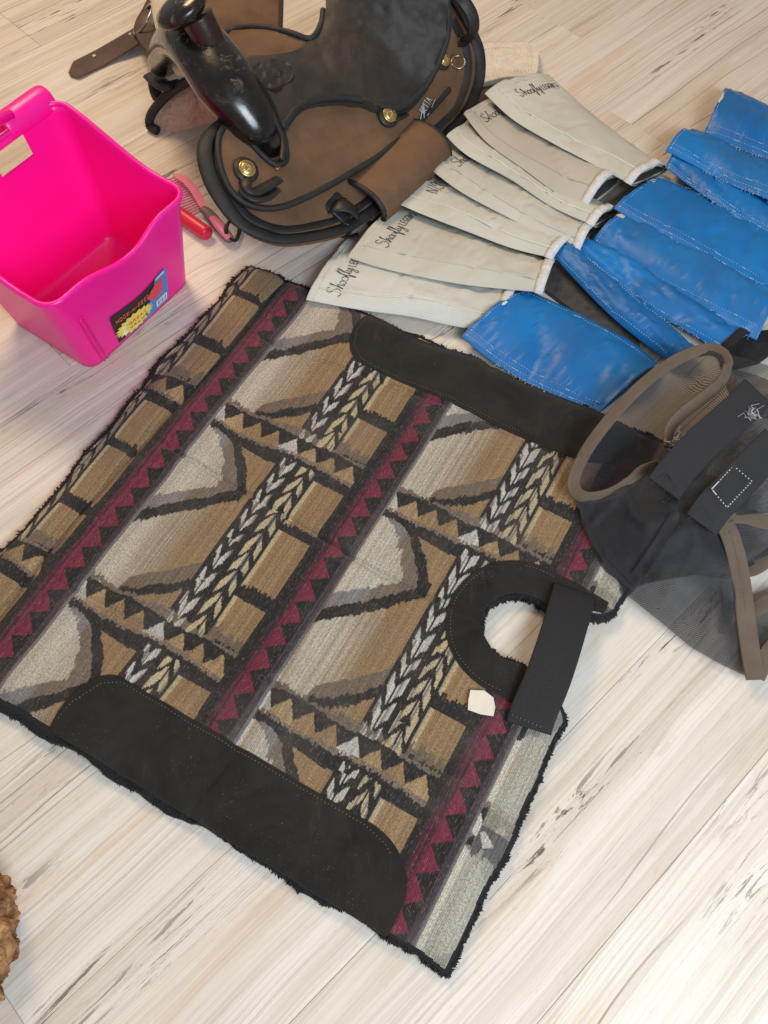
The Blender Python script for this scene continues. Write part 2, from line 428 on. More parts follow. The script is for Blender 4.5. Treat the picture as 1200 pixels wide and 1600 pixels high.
M['blue_pt'] = simple('print_blue', srgb(60, 140, 215), .4, .05, bump=0)
M['red_pt'] = simple('print_red', srgb(235, 70, 95), .4, .08, 200, bump=0)
M['white_pt'] = simple('print_white', srgb(235, 235, 235), .4, .03, bump=0)
M['orange_pt'] = simple('print_orange', srgb(240, 110, 80), .4, .03, bump=0)

# ------------------------------------------------------------------ floor
TH = math.radians(43.5); PW, PL, PT = .182, 1.22, .006
fl = mesh_obj('floor', [(-3, -2, -.009), (3, -2, -.009), (3, 4, -.009), (-3, 4, -.009)], [(0, 1, 2, 3)], M['sub'], smooth=False)
fl['kind'] = 'structure'; fl['label'] = 'pale washed wood look plank floor'
g, bv = .0002, .0006
hx, hy = PL / 2 - g, PW / 2 - g
pv = [(-hx, -hy, -PT), (hx, -hy, -PT), (hx, hy, -PT), (-hx, hy, -PT),
      (-hx, -hy, -bv), (hx, -hy, -bv), (hx, hy, -bv), (-hx, hy, -bv),
      (-hx + bv, -hy + bv, 0), (hx - bv, -hy + bv, 0), (hx - bv, hy - bv, 0), (-hx + bv, hy - bv, 0)]
pf = [(8, 9, 10, 11)] + [(4 + i, 4 + (i + 1) % 4, 8 + (i + 1) % 4, 8 + i) for i in range(4)] + [(i, (i + 1) % 4, 4 + (i + 1) % 4, 4 + i) for i in range(4)]
pm = bpy.data.meshes.new('floor_plank'); pm.from_pydata(pv, [], pf); pm.update(); pm.materials.append(M['floor'])
ct, st = math.cos(TH), math.sin(TH)
offs = [.12, .71, .33, .95, .52, .05, .80, .27, 1.05, .6]
for j in range(-6, 14):
    cy = .79 - PW / 2 + j * PW - .54
    for i in range(-2, 4):
        cx = (i + offs[(j + 6) % 10]) * PL * 1.0
        X, Y = cx * ct - cy * st, cx * st + cy * ct
        if -2.2 < X < 2.2 and -1.1 < Y < 3.0:
            o = bpy.data.objects.new('floor_plank', pm); COL.objects.link(o)
            o.location = (X, Y, 0); o.rotation_euler = (0, 0, TH); o.parent = fl

# ------------------------------------------------------------------ saddle pad
ZP = .020
PA, PB, PC, PD = [P(x, y, ZP) for x, y in ((390, 412), (-125, 1010), (700, 1515), (1077, 705))]
PSZ = (PD - PA).length
def pad_xy(u, v):
    return PA * ((1 - u) * (1 - v)) + PD * (u * (1 - v)) + PB * ((1 - u) * v) + PC * (u * v)
KC = (.868, .482); KR_IN, KR_OUT = .067, .125      # wither cut-out, its leather ring
def pad_h(u, v):
    """height of the woven top above the floor (numpy friendly)"""
    e = np.minimum(np.minimum(u, 1 - u), np.minimum(v, 1 - v))
    z = .013 + .009 * (1 - np.exp(-np.maximum(e, 0) / .009))
    puff = 0
    for s, dep in ((.145, .0030), (.490, .0036), (.775, .0022)):
        sv = s + .018 * np.sin(u * 5.0 + s * 9)
        m = 1 / (1 + np.exp(-(u - .12) / .02))
        z = z - 1.5 * dep * np.exp(-((v - sv) / .0045) ** 2) * m + .0015 * np.exp(-((np.abs(v - sv) - .022) / .014) ** 2) * m
    f = .083 + .012 * np.sin(v * 6 + .5)
    z = z + .0008 * np.exp(-((u - f + .04) / .030) ** 2) - .0075 * np.exp(-((u - f) / .006) ** 2) + .004 * np.exp(-((u - f - .035) / .02) ** 2)
    f = .556 + .006 * np.sin(v * 9)
    k = .35 + .65 / (1 + np.exp(-(v - .55) / .06))
    z = z - .006 * k * np.exp(-((u - f) / .007) ** 2) + .004 * k * np.exp(-((u - f - .03) / .018) ** 2) + .003 * k * np.exp(-((u - f + .03) / .018) ** 2)
    # bumps and drapes
    z = z + .0028 * np.sin(u * 17 + v * 5 + 1.0) * np.sin(v * 13 - u * 4) + .0014 * np.sin(u * 39 + v * 21) * np.sin(v * 33 + 2)
    lo = 1 / (1 + np.exp(-(v - .88) / .025))
    z = z + lo * (.0066 * np.cos((u - .52 + (v - .9) * .5) * 62) * np.exp(-((u - .50) / .12) ** 2) + .008 * np.exp(-((u - .36) / .16) ** 2))
    hi = 1 / (1 + np.exp((v - .12) / .02))
    z = z + hi * (.0055 * np.exp(-((u - .555) / .012) ** 2) - .004 * np.exp(-((u - .58) / .010) ** 2) + .003 * np.sin(u * 26))
    # small creases across the left border strip
    z = z + .0006 * np.exp(-(u / .05) ** 2) * np.sin(v * 78) * np.sin(v * 31 + 1)
    return np.maximum(z, .006)
def pad_w(u, v, dz=0.0):
    p = pad_xy(u, v); z = float(pad_h(np.float64(u), np.float64(v))) + dz
    return Vector((p.x, p.y, z))
# outline in pad coordinates, with the wither cut-out opening through the right edge
arc = [(KC[0] + KR_IN * math.cos(a), KC[1] + KR_IN * 1.0 * math.sin(a)) for a in np.linspace(math.radians(-62), math.radians(-298), 40)]
def wob(t, s): return .004 * math.sin(t * 23 + s) + .003 * math.sin(t * 51 + 2 * s)
OUT = []
for t in np.linspace(0, 1, 60): OUT.append((t, wob(t, 1) - .003))
for t in np.linspace(0, .375, 24): OUT.append((1 + wob(t, 2) * .6, t))
OUT += [(.985, .392), (.955, .405), (.925, .415)]
OUT += arc
OUT += [(.925, .552), (.955, .566), (.985, .575)]
for t in np.linspace(.590, 1, 26): OUT.append((1 + wob(t, 2) * .6, t))
for t in np.linspace(1, 0, 60): OUT.append((t, 1 + wob(t, 3) * .7))
for t in np.linspace(1, 0, 60): OUT.append((wob(t, 4) - .010 * math.exp(-((t - .3) / .2) ** 2), t))
OUT = [p for i, p in enumerate(OUT) if i == 0 or (abs(p[0] - OUT[i - 1][0]) + abs(p[1] - OUT[i - 1][1])) > 1e-5]
OUTA = np.array(OUT)

def pattern(u, v, thr_id):
    """woven pattern colour for arrays of pad coordinates"""
    PU, PV, U0, V0 = .3885, .4265, .1690, .3540
    n = len(u)
    rj = rng.uniform(-1, 1, 4096); rk = rng.uniform(-1, 1, 4096)
    jag = rj[thr_id % 4096]; jag2 = rk[(thr_id // 3 + 17) % 4096]
    J = (.65 * jag + .6 * jag2)
    a = ((u - U0) / PU); ai = np.floor(a).astype(int); a = a - ai
    a = np.clip(a, 0, 1)
    lean = .010 * np.sin(v * 5)
    b = (v - V0 - .010 * (ai - 0) * (ai > 0) + lean * 0) / PV
    bj = (b + J * .010); bi = np.floor(b).astype(int)
    b = b - bi; bjw = bj - bi
    C = np.zeros((n, 3)); blk = np.array(srgb(40, 38, 40)); C[:] = blk
    tan = np.array(srgb(154, 126, 92)); tan2 = np.array(srgb(168, 142, 105)); lg = np.array(srgb(198, 191, 176)); tp = np.array(srgb(122, 106, 92)); gr = np.array(srgb(150, 146, 146))
    bur = np.array(srgb(122, 42, 66)); pur = np.array(srgb(56, 40, 52)); white = np.array(srgb(200, 196, 188)); crm = np.array(srgb(194, 180, 144))
    fine = .5 + .5 * np.sin(thr_id * 1.7 + 4 * b) * rj[(thr_id * 5 + 3) % 4096]
    def L(x0, y0, x1, y1, x): return y0 + (y1 - y0) * (x - x0) / (x1 - x0)
    # ---- lozenge area a 0..0.40
    lz = a < .405
    x = a / .40
    # light to tan gradient, broken up by threads
    gmix = np.clip((x - .12) / .62 + .30 * (fine - .5) + .10 * J, 0, 1)
    grad = lg * (1 - gmix)[:, None] + tan * gmix[:, None]
    grad2 = lg * (1 - np.clip((x - .35) / .6, 0, 1))[:, None] + tan2 * np.clip((x - .35) / .6, 0, 1)[:, None]
    # region A: between band (b~.085) and the black diagonal y1
    y1 = np.interp(x, [0, .41, .89, 1], [.625, .492, .325, .32])       # black diagonal (lower left to right)
    y2 = np.interp(x, [.25, .55, .88, 1], [.97, .92, .828, .775])            # second diagonal close to next band
    A_ = lz & (bjw < y1 - .035)
    # right-hand limit of A: curved black line from (0.1,.08) to (.86,.34)
    xr = np.interp(b, [.05, .117, .213, .309, .36], [.0, .43, .67, .84, .88])
    inA = A_ & (x < xr - .05 + .02 * J) & (b > .065)
    C[inA] = grad2[inA]
    tA = inA & ((bjw > y1 - .115 + .03 * x) | (x > xr - .24 + .05 * J)); C[tA] = tp * .9 + gr * .1
    tA2 = tA & (x < .35); C[tA2] = gr * .8
    # tan patch right of the curved line
    inC = A_ & (x > xr + .10 + .02 * J) & (b > .10 + .03 * x) & (bjw < y1 - .02 + .04); C[inC] = tan
    inC2 = lz & (x > .93) & (b > .12) & (b < .36); C[inC2] = tan * .9
    # region B: the big lozenge
    B_ = lz & (bjw > y1 + .035) & (bjw < np.where(x < .40, .945, y2 - .02))
    C[B_] = grad[B_]
    tB = B_ & (bjw > np.interp(x, [.0, .36, .41, .71, 1], [1.2, .95, .872, .778, .675]) + .015 * J); C[tB] = tp * (.85 + .2 * fine[tB])[:, None]
    D_ = lz & (x > .30) & (bjw > y2 + .035); C[D_] = (tan * .95)
    # grey brush strip just above the band
    br = (b > .925 + .012 * np.sin(a * 11) + .012 * J) & (b < .956 + .01 * J) & (a < .80); C[br] = tp * .75 + .25 * gr * fine[br][:, None]
    # ---- herringbone a .405-.61
    for c0, c1, up, col in ((.412, .508, True, white), (.525, .612, False, crm)):
        q = (a - c0) / (c1 - c0)
        h = (q > 0) & (q < 1)
        cell = np.floor(b * 9.5).astype(int) * 7 + ai * 31 + bi * 13 + (3 if up else 50)
        ph = b * 9.5 + .16 * rj[cell % 4096]
        wv_ = np.abs(q - .5) * 1.7
        ph = ph + (wv_ if up else -wv_) + .10 * J
        f = ph - np.floor(ph)
        on = h & (f < .56 + .12 * rk[cell % 4096] + .10 * jag2) & (np.abs(q - .5) > .05 + .05 * J) & (np.abs(q - .5) < .44 + .09 * J)
        mixc = np.where((fine > .66)[:, None], gr * .8, col)
        C[on] = mixc[on]
    # ---- tan blocks
    tb = (a > .625) & (a < .793)
    gaps = np.zeros(n, bool)
    for s, e in ((.118, .352), (.398, .672), (.735, .935)):
        gaps |= (bj - np.floor(b + bi) > s + J * .012) & (b + J * .016 < e)
    on = tb & gaps; tc = tan * .97 + .06 * (fine[:, None] - .5); C[on] = tc[on]
    ed = on & (a < .645); C[ed] = crm * .8 + tan * .1
    lowg = on & (b > .885 + .03 * J) ; C[lowg] = tp * .9
    # ---- triangle band across
    bb = np.where(b > .9, b - 1, b)
    wvy = .006 * np.sin(a * 17 + 2 * ai)
    bd = (bb > -.048 + wvy + .006 * J) & (bb < .084 + .012 * np.sin(a * 8 + 1) + .008 * J) & (a < .80)
    C[bd] = blk
    q = a / .1062; qf = q - np.floor(q); qi = np.floor(q + .54).astype(int)
    tri_ = np.where(qf < .46, qf / .46, (1 - qf) / .54)
    zig = -.034 + .068 * tri_
    lt = bd & (bb > zig + .003 * jag) & (bb < .054 + .010 * np.sin(a * 9) + .006 * J)
    pal = np.array([white, tan2 * 1.05, tan, tan * .98, white * .93, tan2, tan * .95, tan2, tan2])
    pc = pal[qi % 9] * (.85 + .3 * fine[:, None]); C[lt] = pc[lt]
    gl = bd & (bb > .042 + .012 * np.sin(a * 9)) & (bb < .062 + .010 * np.sin(a * 9) + .008 * J) & (fine > .35); C[gl] = (tp * .9 + .2 * gr * fine[:, None])[gl]
    # ---- burgundy stripe a .80 - 1
    s = (a > .795)
    dist = np.clip((a - .795) / .205, 0, 1)
    pr = pur * (1 - .25 * fine[:, None]); C[s] = pr[s]
    dk = s & (dist < .20); C[dk] = blk * .9
    tv = ((v - .580) / .0473) % 1.0
    tri = np.where(tv < .57, tv / .57, (1 - tv) / .43)
    lo_ = .36 + .06 * jag; hi_ = .42 + .36 * tri
    tooth = s & (dist > lo_) & (dist < hi_); C[tooth] = (bur * (.86 + .2 * fine[:, None]))[tooth]
    smear = s & (dist > .24 + .10 * J) & (dist < lo_) & (fine > .45); C[smear] = bur * .45 + pur * .4
    btri = s & (dist >= hi_) & (dist < .80); C[btri] = blk * .85
    gl = s & (dist > .945 + .03 * J); C[gl] = gr * .62
    gl = s & (dist > .80) & (dist <= .945 + .03 * J); C[gl] = (pur * .9 + gr * .18 * fine[:, None])[gl]
    # left of the first stripe: a plain run of blocks and a herringbone rim
    # bottom-right column beyond the third stripe: paler and greyer
    far = (u > .955); C[far] = C[far] * .30 + lg * .48
    bandfar = far & (b > -.02 + .02 * J) & (b < .10 + .02 * J); C[bandfar] = (gr * (.25 + .3 * fine[:, None]))[bandfar]
    tb2 = far & (b > .02) & (b < .075) & (u < .985 - .6 * np.abs(b - .05)) & (u > .958 + .3 * np.abs(b - .03)); C[tb2] = white * .9
    C *= (.95 + .16 * rk[thr_id % 4096])[:, None]
    C *= rng.uniform(.78, 1.18, n)[:, None]
    sp = (rng.random(n) < .012); C[sp] = C[sp] * .6 + .4 * tan2
    return np.clip(C, .004, .8)
def build_pad():
    N = 660
    uu = np.linspace(-.015, 1.012, N); U_, V_ = np.meshgrid(uu, uu, indexing='ij')
    u = U_.ravel(); v = V_.ravel()
    ins = inside(np.c_[u, v], OUTA)
    x = PA.x * (1 - u) * (1 - v) + PD.x * u * (1 - v) + PB.x * (1 - u) * v + PC.x * u * v
    y = PA.y * (1 - u) * (1 - v) + PD.y * u * (1 - v) + PB.y * (1 - u) * v + PC.y * u * v
    z = pad_h(u, v)
    thr = np.repeat(np.arange(N), N) // 2
    colr = pattern(u, v, thr)
    I = np.arange(N * N).reshape(N, N)
    q = np.stack([I[:-1, :-1], I[:-1, 1:], I[1:, 1:], I[1:, :-1]], -1).reshape(-1, 4)
    q = q[ins[q].all(1)]
    used = np.unique(q); remap = np.full(N * N, -1); remap[used] = np.arange(len(used)); q = remap[q]
    co = np.stack([x, y, z], -1)[used]
    me = bpy.data.meshes.new('woven_top')
    me.vertices.add(len(co)); me.vertices.foreach_set('co', co.ravel())
    me.loops.add(q.size); me.loops.foreach_set('vertex_index', q.ravel().astype(np.int32))
    me.polygons.add(len(q)); me.polygons.foreach_set('loop_start', np.arange(0, q.size, 4, dtype=np.int32)); me.polygons.foreach_set('loop_total', np.full(len(q), 4, np.int32))
    me.polygons.foreach_set('use_smooth', np.ones(len(q), bool)); me.update(calc_edges=True); me.validate()
    at = me.attributes.new('pattern', 'FLOAT_COLOR', 'POINT'); c4 = np.c_[colr[used], np.ones(len(used))]; at.data.foreach_set('color', c4.ravel())
    at = me.attributes.new('padco', 'FLOAT_VECTOR', 'POINT'); at.data.foreach_set('vector', np.c_[u[used] * PSZ, v[used] * PSZ, np.zeros(len(used))].ravel())
    me.materials.append(M['pad'])
    return me
pad_root = thing('saddle_pad', 'woven southwest patterned saddle pad with black fleece edge lying flat on floor', 'saddle pad', pad_xy(.5, .5) * 1.0 - Vector((0, 0, ZP)))
o = bpy.data.objects.new('woven_top', build_pad()); COL.objects.link(o); par(o, pad_root); o['label'] = 'tan, black and burgundy woven cloth with triangles and chevrons'
# fleece lining: a thick dark rim under the woven top, with loose tufts round the edge
def fleece():
    ring = resample([Vector((a, b, 0)) for a, b in OUT + OUT[:1]], 900)[:-1]; n = len(ring); V = []; F = []
    cen = []
    for i, p in enumerate(ring):
        t = (ring[(i + 2) % n] - ring[i - 2]).normalized(); nn = Vector((t.y, -t.x, 0))   # outline runs so that this points outward
        cen.append((p, nn))
    prof = [(-.03, .006, 0), (.0025, .001, 1), (.007, .006, 1), (.0065, .011, 1), (.001, .0, 2), (-.012, -.0012, 2)]
    for p, nn in cen:
        h = float(pad_h(np.float64(min(max(p.x, 0), 1)), np.float64(min(max(p.y, 0), 1))))
        k = 1 + .35 * nz(p.x * 60, p.y * 60) + 1.6 * max(0, (p.y - .97) / .03) * math.exp(-((p.x - .3) / .35) ** 2)
        for d, z, m in prof:
            w_ = pad_xy(p.x + nn.x * d * k, p.y + nn.y * d * k)
            zz = z if m == 0 else (z * h / .014 if m == 1 else h + z)
            V.append((w_.x, w_.y, zz))
    m = len(prof)
    for i in range(n):
        for j in range(m - 1):
            i2 = (i + 1) % n; F.append((i * m + j, i2 * m + j, i2 * m + j + 1, i * m + j + 1))
    fo = mesh_obj('fleece_lining', V, F, M['fleece_b'], pad_root)
    V = []; F = []
    for k in range(18000):
        i = random.randrange(n); p, nn = cen[i]
        f = random.random(); q = ring[(i + 1) % n]; p = p.lerp(q, f)
        ex = .002 + .010 * max(0, (p.y - .97) / .03) * math.exp(-((p.x - .3) / .35) ** 2) * random.random()
        base = pad_xy(p.x + nn.x * ex, p.y + nn.y * ex)
        h = float(pad_h(np.float64(min(max(p.x, 0), 1)), np.float64(min(max(p.y, 0), 1))))
        base.z = random.uniform(.002, h * .92)
        wdir = (pad_xy(p.x + nn.x * .01, p.y + nn.y * .01) - pad_xy(p.x, p.y)).normalized()
        tdir = Vector((-wdir.y, wdir.x, 0))
        cl = nz(p.x * 90, p.y * 90, 2) * 1.5
        L = random.uniform(.0025, .0075) * (1 + .5 * cl); d = (wdir + tdir * (cl + random.uniform(-.7, .7)) + Vector((0, 0, random.uniform(-.5, .6)))).normalized()
        s = d.cross(Vector((0, 0, 1))).normalized() * random.uniform(.0008, .0018)
        mid = base + d * L * .6 + Vector((0, 0, .0006)); tip = base + d * L + tdir * random.uniform(-.002, .002) - Vector((0, 0, .001))
        tip.z = max(tip.z, .0006)
        b = len(V); V += [base - s, base + s, mid + s * .8, mid - s * .8, tip]; F += [(b, b + 1, b + 2, b + 3), (b + 3, b + 2, b + 4)]
    mesh_obj('fleece_tufts', V, F, M['fleece_b'], pad_root, smooth=False, stuff=True)
fleece()
def rrect(u0, u1, v0, v1, corners, n=14):
    """outline of a box with chosen corners rounded, in pad coordinates (order u0v0,u1v0,u1v1,u0v1)"""
    pts = []
    for (cx, cy, sx, sy, a0), rr in zip(((u0, v0, 1, 1, 180), (u1, v0, -1, 1, 270), (u1, v1, -1, -1, 0), (u0, v1, 1, -1, 90)), corners):
        rx, ry = rr
        if rx == 0: pts.append((cx, cy)); continue
        for k in range(n + 1):
            t = math.radians(a0 + 90 * k / n); pts.append((cx + sx * rx + rx * math.cos(t), cy + sy * ry + ry * math.sin(t)))
    out = []
    for a, b in zip(pts, pts[1:] + pts[:1]):
        L = math.hypot(b[0] - a[0], b[1] - a[1]); m = max(1, int(L / .012))
        for k in range(m): out.append((a[0] + (b[0] - a[0]) * k / m, a[1] + (b[1] - a[1]) * k / m))
    return out
def pad_patch(name, outl, lift, mat, label, stitch_path):
    o = drape(name, outl, lambda a, b: float(pad_h(np.float64(a), np.float64(min(max(b, .003), .997)))) + lift, .0022, mat, pad_root, step=.0075,
              to_world=lambda a, b, z: Vector((*pad_xy(a, b).xy, z)), label=label)
    dashes('stitching', [pad_w(a, b, lift + .0004) for a, b in stitch_path], M['thread_d'], o, .0006, .0028, .002, 0)
    return o
top_out = rrect(.293, .905, -.002, .124, ((.02, .03), (.02, .03), (.10, .075), (.06, .085)))
pad_patch('wear_leather', top_out, .0020, M['suede'], 'dark suede wear strip along the far edge',
          [(.301, .02), (.301, .055), (.315, .09), (.345, .113)] + [(t, .117) for t in np.linspace(.36, .80, 60)] + [(.85, .10), (.89, .06)])
bot_out = rrect(.283, .905, .881, 1.006, ((.055, .080), (.10, .085), (.01, .01), (.01, .01)))
pad_patch('wear_leather', bot_out, .0020, M['suede'], 'dark suede wear strip along the near edge',
          [(.290, .985), (.293, .955), (.315, .905), (.34, .889)] + [(t, .888) for t in np.linspace(.35, .80, 60)] + [(.84, .897), (.87, .915), (.892, .945), (.897, .985)])
# leather horseshoe round the wither cut-out
hs = []
for a in np.linspace(math.radians(-66), math.radians(-294), 46): hs.append((KC[0] + (KR_IN - .002) * math.cos(a), KC[1] + (KR_IN - .002) * math.sin(a)))
hs += [(.945, .566), (.985, .578), (.984, .600), (.93, .606)]
for a in np.linspace(math.radians(-276), math.radians(-84), 60): hs.append((KC[0] + KR_OUT * math.cos(a), KC[1] + KR_OUT * math.sin(a)))
hs += [(.93, .360), (.985, .368), (.985, .390), (.945, .402)]
st_path = [(KC[0] + (KR_OUT - .008) * math.cos(a), KC[1] + (KR_OUT - .008) * math.sin(a)) for a in np.linspace(math.radians(-280), math.radians(-80), 80)]
hso = pad_patch('wither_trim', hs, .0022, M['suede'], 'dark suede horseshoe trim round the wither cut-out', st_path)
def strap_ribbon(name, path, width, thick, mat, parent, side=None, label=None, n=60, up=(0, 0, 1)):
    return sweep(name, cat_rom(path, n), width / 2, thick / 2, mat, parent, up=up, seg=16, box=True, label=label)
sp = [P(898, 922, .026), P(893, 942, .033), P(876, 1000, .039), P(856, 1060, .038), P(834, 1112, .033), P(826, 1138, .026)]
so = strap_ribbon('webbing_strap', sp, .056, .0028, M['strap'], pad_root, label='black nylon webbing strap across the wither cut-out')
for (x0, y0, x1, y1, z) in ((868, 932, 920, 952, .0335), (800, 1117, 850, 1137, .0335)):
    dashes('stitching', [P(x0, y0, z), P(x1, y1, z)], M['thread_d'], so, .0006, .003, .002, 0)
tg = [P(735, 1078, .0285), P(757, 1079, .0300), P(771, 1090, .0295), P(774, 1105, .0290), P(771, 1119, .0270), P(751, 1116, .0265), P(731, 1109, .0265), P(732, 1094, .0275)]
V = [p for p in tg] + [p - Vector((0, 0, .0006)) for p in tg]; n = len(tg)
mesh_obj('care_tag', V, [tuple(range(n))[::-1], tuple(range(n, 2 * n))] + [(i, (i + 1) % n, n + (i + 1) % n, n + i) for i in range(n)], M['paper'], pad_root, smooth=False, label='small torn white paper tag on the horseshoe trim')
# ------------------------------------------------------------------ surfaces measured as pixel + height
def rbf(ctrl):
    C = np.array(ctrl, float); n = len(C)
    def K(r): return np.where(r > 0, r * r * np.log(r + 1e-9), 0)
    D = np.hypot(C[:, None, 0] - C[None, :, 0], C[:, None, 1] - C[None, :, 1]) / 100
    A = np.zeros((n + 3, n + 3)); A[:n, :n] = K(D) + np.eye(n) * 1e-4; A[:n, n] = 1; A[:n, n + 1:] = C[:, :2] / 100; A[n:, :n] = A[:n, n:].T
    w_ = np.linalg.solve(A, np.r_[C[:, 2], 0, 0, 0])
    def f(x, y):
        d = np.hypot(C[:, 0] - x, C[:, 1] - y) / 100
        return float(w_[:n] @ K(d) + w_[n] + w_[n + 1] * x / 100 + w_[n + 2] * y / 100)
    return f
def pdrape(name, outline, zf, thick, mat, parent, step=6, smooth_n=0, label=None, **kw):
    o2 = [(p[0], p[1], 0) for p in outline]
    pts = cat_rom(o2, smooth_n, True) if smooth_n else resample([Vector(p) for p in o2 + o2[:1]], max(12, int(sum(math.dist(a, b) for a, b in zip(o2, o2[1:] + o2[:1])) / (step * .8))))[:-1]
    return drape(name, [(p.x, p.y) for p in pts], zf, thick, mat, parent, step=step, to_world=lambda x, y, z: P(x, y, z), label=label, **kw)
def ptube(name, pts, r, mat, parent, n=50, rz=None, closed=False, **kw):
    return sweep(name, cat_rom([P(*p) for p in pts], n, closed), r, rz or r, mat, parent, closed=closed, **kw)
def lathe(name, prof, center, axis, mat, parent, seg=28, label=None):
    ax = Vector(axis).normalized(); s = ax.cross(Vector((0, 1, 0)) if abs(ax.y) < .9 else Vector((1, 0, 0))).normalized(); t = ax.cross(s)
    V = []; F = []; m = len(prof)
    for r, h in prof:
        for j in range(seg):
            a = 2 * math.pi * j / seg; V.append(Vector(center) + ax * h + s * (r * math.cos(a)) + t * (r * math.sin(a)))
    for i in range(m - 1):
        for j in range(seg): F.append((i * seg + j, i * seg + (j + 1) % seg, (i + 1) * seg + (j + 1) % seg, (i + 1) * seg + j))
    F.append(tuple(range(seg))[::-1]); F.append(tuple((m - 1) * seg + j for j in range(seg)))
    return mesh_obj(name, V, F, mat, parent, label=label)
# strokes for lettering: x along, y up, unit height
GL = {
 'S': (.62, [[(.55, .85), (.42, 1), (.2, .95), (.12, .75), (.25, .58), (.45, .48), (.58, .28), (.45, .04), (.18, 0), (.0, .14)]]),
 'h': (.45, [[(0, .0), (.08, .6), (.2, .98), (.13, 1.0), (.07, .6), (.05, 0)], [(.06, .1), (.16, .42), (.3, .42), (.33, .2), (.35, .0), (.45, .08)]]),
 'o': (.40, [[(.22 + .17 * math.cos(t), .22 + .22 * math.sin(t)) for t in np.linspace(.9, 7.6, 14)]]),
 'f': (.34, [[(0, .05), (.18, .6), (.3, .98), (.22, 1.02), (.16, .6), (.10, -.42), (.2, -.3), (.2, 0), (.36, .12)]]),
 'l': (.28, [[(0, .05), (.2, .7), (.2, 1), (.1, .9), (.08, .2), (.16, 0), (.28, .08)]]),
 'y': (.42, [[(0, .42), (.04, .1), (.16, .03), (.3, .4)], [(.32, .45), (.3, 0), (.2, -.42), (.02, -.4), (.12, -.12), (.42, .1)]]),
 'L': (.5, [[(0, 1), (0, 0), (.38, 0)]]), 'E': (.5, [[(.38, 1), (0, 1), (0, 0), (.38, 0)], [(0, .5), (.3, .5)]]),
 'G': (.6, [[(.45, .8), (.3, 1), (.1, .9), (0, .5), (.1, .1), (.3, 0), (.45, .15), (.45, .45), (.28, .45)]]),
 'I': (.2, [[(0, 1), (0, 0)]]), 'N': (.58, [[(0, 0), (0, 1), (.42, 0), (.42, 1)]]),
 'B': (.52, [[(0, 0), (0, 1), (.28, 1), (.38, .78), (.25, .54), (0, .54)], [(.25, .54), (.42, .28), (.3, 0), (0, 0)]]),
 'T': (.5, [[(0, 1), (.42, 1)], [(.21, 1), (.21, 0)]]), 'A': (.55, [[(0, 0), (.22, 1), (.44, 0)], [(.08, .4), (.36, .4)]]),
 'H': (.55, [[(0, 0), (0, 1)], [(.4, 0), (.4, 1)], [(0, .5), (.4, .5)]]), 'O': (.6, [[(.22 + .22 * math.cos(t), .5 + .5 * math.sin(t)) for t in np.linspace(0, 6.283, 14)]]),
 'K': (.52, [[(0, 0), (0, 1)], [(.4, 1), (0, .45), (.4, 0)]]), 'F': (.46, [[(.36, 1), (0, 1), (0, 0)], [(0, .5), (.28, .5)]]),
 'D': (.55, [[(0, 0), (0, 1), (.25, .95), (.42, .5), (.25, .05), (0, 0)]]), ' ': (.3, []), '-': (.4, [[(.05, .5), (.28, .5)]]),
 '2': (.5, [[(.02, .75), (.12, .98), (.32, .95), (.36, .7), (0, 0), (.4, 0)]]), 'V': (.5, [[(0, 1), (.2, 0), (.42, 1)]]), 'U': (.55, [[(0, 1), (.02, .15), (.2, 0), (.4, .15), (.42, 1)]]), 'R': (.52, [[(0, 0), (0, 1), (.3, .98), (.36, .75), (.26, .52), (0, .5)], [(.2, .5), (.4, 0)]]),
}
def lettering(name, text, mapf, r, mat, parent, label=None, seg=5):
    """text as raised thread/ink strokes; mapf(x, y) gives the 3-D point"""
    x0 = 0; parts = []
    for ch in text:
        adv, strokes = GL[ch]
        for s in strokes:
            sm = cat_rom([(a, b, 0) for a, b in s], len(s) * 3) if ch.islower() or ch in 'SGO2' else resample([Vector((a, b, 0)) for a, b in s], len(s) * 3)
            q_ = [mapf(x0 + p.x, p.y) for p in sm]; q_ = [p for p in q_ if p is not None]
            if len(q_) > 2: parts.append(sweep_data(q_, r, seg))
        x0 += adv + (.0 if ch.islower() else .12)
    if not parts: return None
    V, F = join_data(parts)
    o = mesh_obj(name, V, F, mat, parent, label=label); return o
def text_len(t): return sum(GL[c][0] + (0 if c.islower() else .12) for c in t)

# ------------------------------------------------------------------ saddle
SO = Vector((-.29, 1.27, 0)); SA = Vector((.54, .8416, 0)); SR = Vector((.8416, -.54, 0))
def sad_h(a, r):
    H = float(np.interp(a, [-.1, 0, .08, .2, .32, .42, .55], [.21, .215, .205, .195, .215, .27, .30]))
    q = min(abs(r) / .275, 1)
    z = .028 + (H - .028) * (1 - q ** 1.75)
    return max(z, .012)
def sad_z(x, y):
    z = .1
    for _ in range(24):
        p = P(x, y, z) - SO; z = .5 * z + .5 * sad_h(p.dot(SA), p.dot(SR))
    return z
saddle = thing('saddle', 'brown and black western saddle with worn suede seat and black leather fork', 'saddle', SO + SA * .2)
def wr(x, y): return .0022 * nz(x / 26, y / 26) + .0012 * nz(x / 11, y / 11, 5)
def layer(name, outl, lift, mat, thick=.006, label=None, step=7, sm=120):
    return pdrape(name, outl, lambda x, y: sad_z(x, y) + lift + wr(x, y), thick, mat, saddle, step=step, smooth_n=sm, label=label)
def trim(name, path, lift, r, mat, parent, n=90, rz=None, closed=False):
    return sweep(name, cat_rom([P(x, y, sad_z(x, y) + lift + wr(x, y)) for x, y in path], n, closed), r, rz or r, mat, parent, closed=closed)
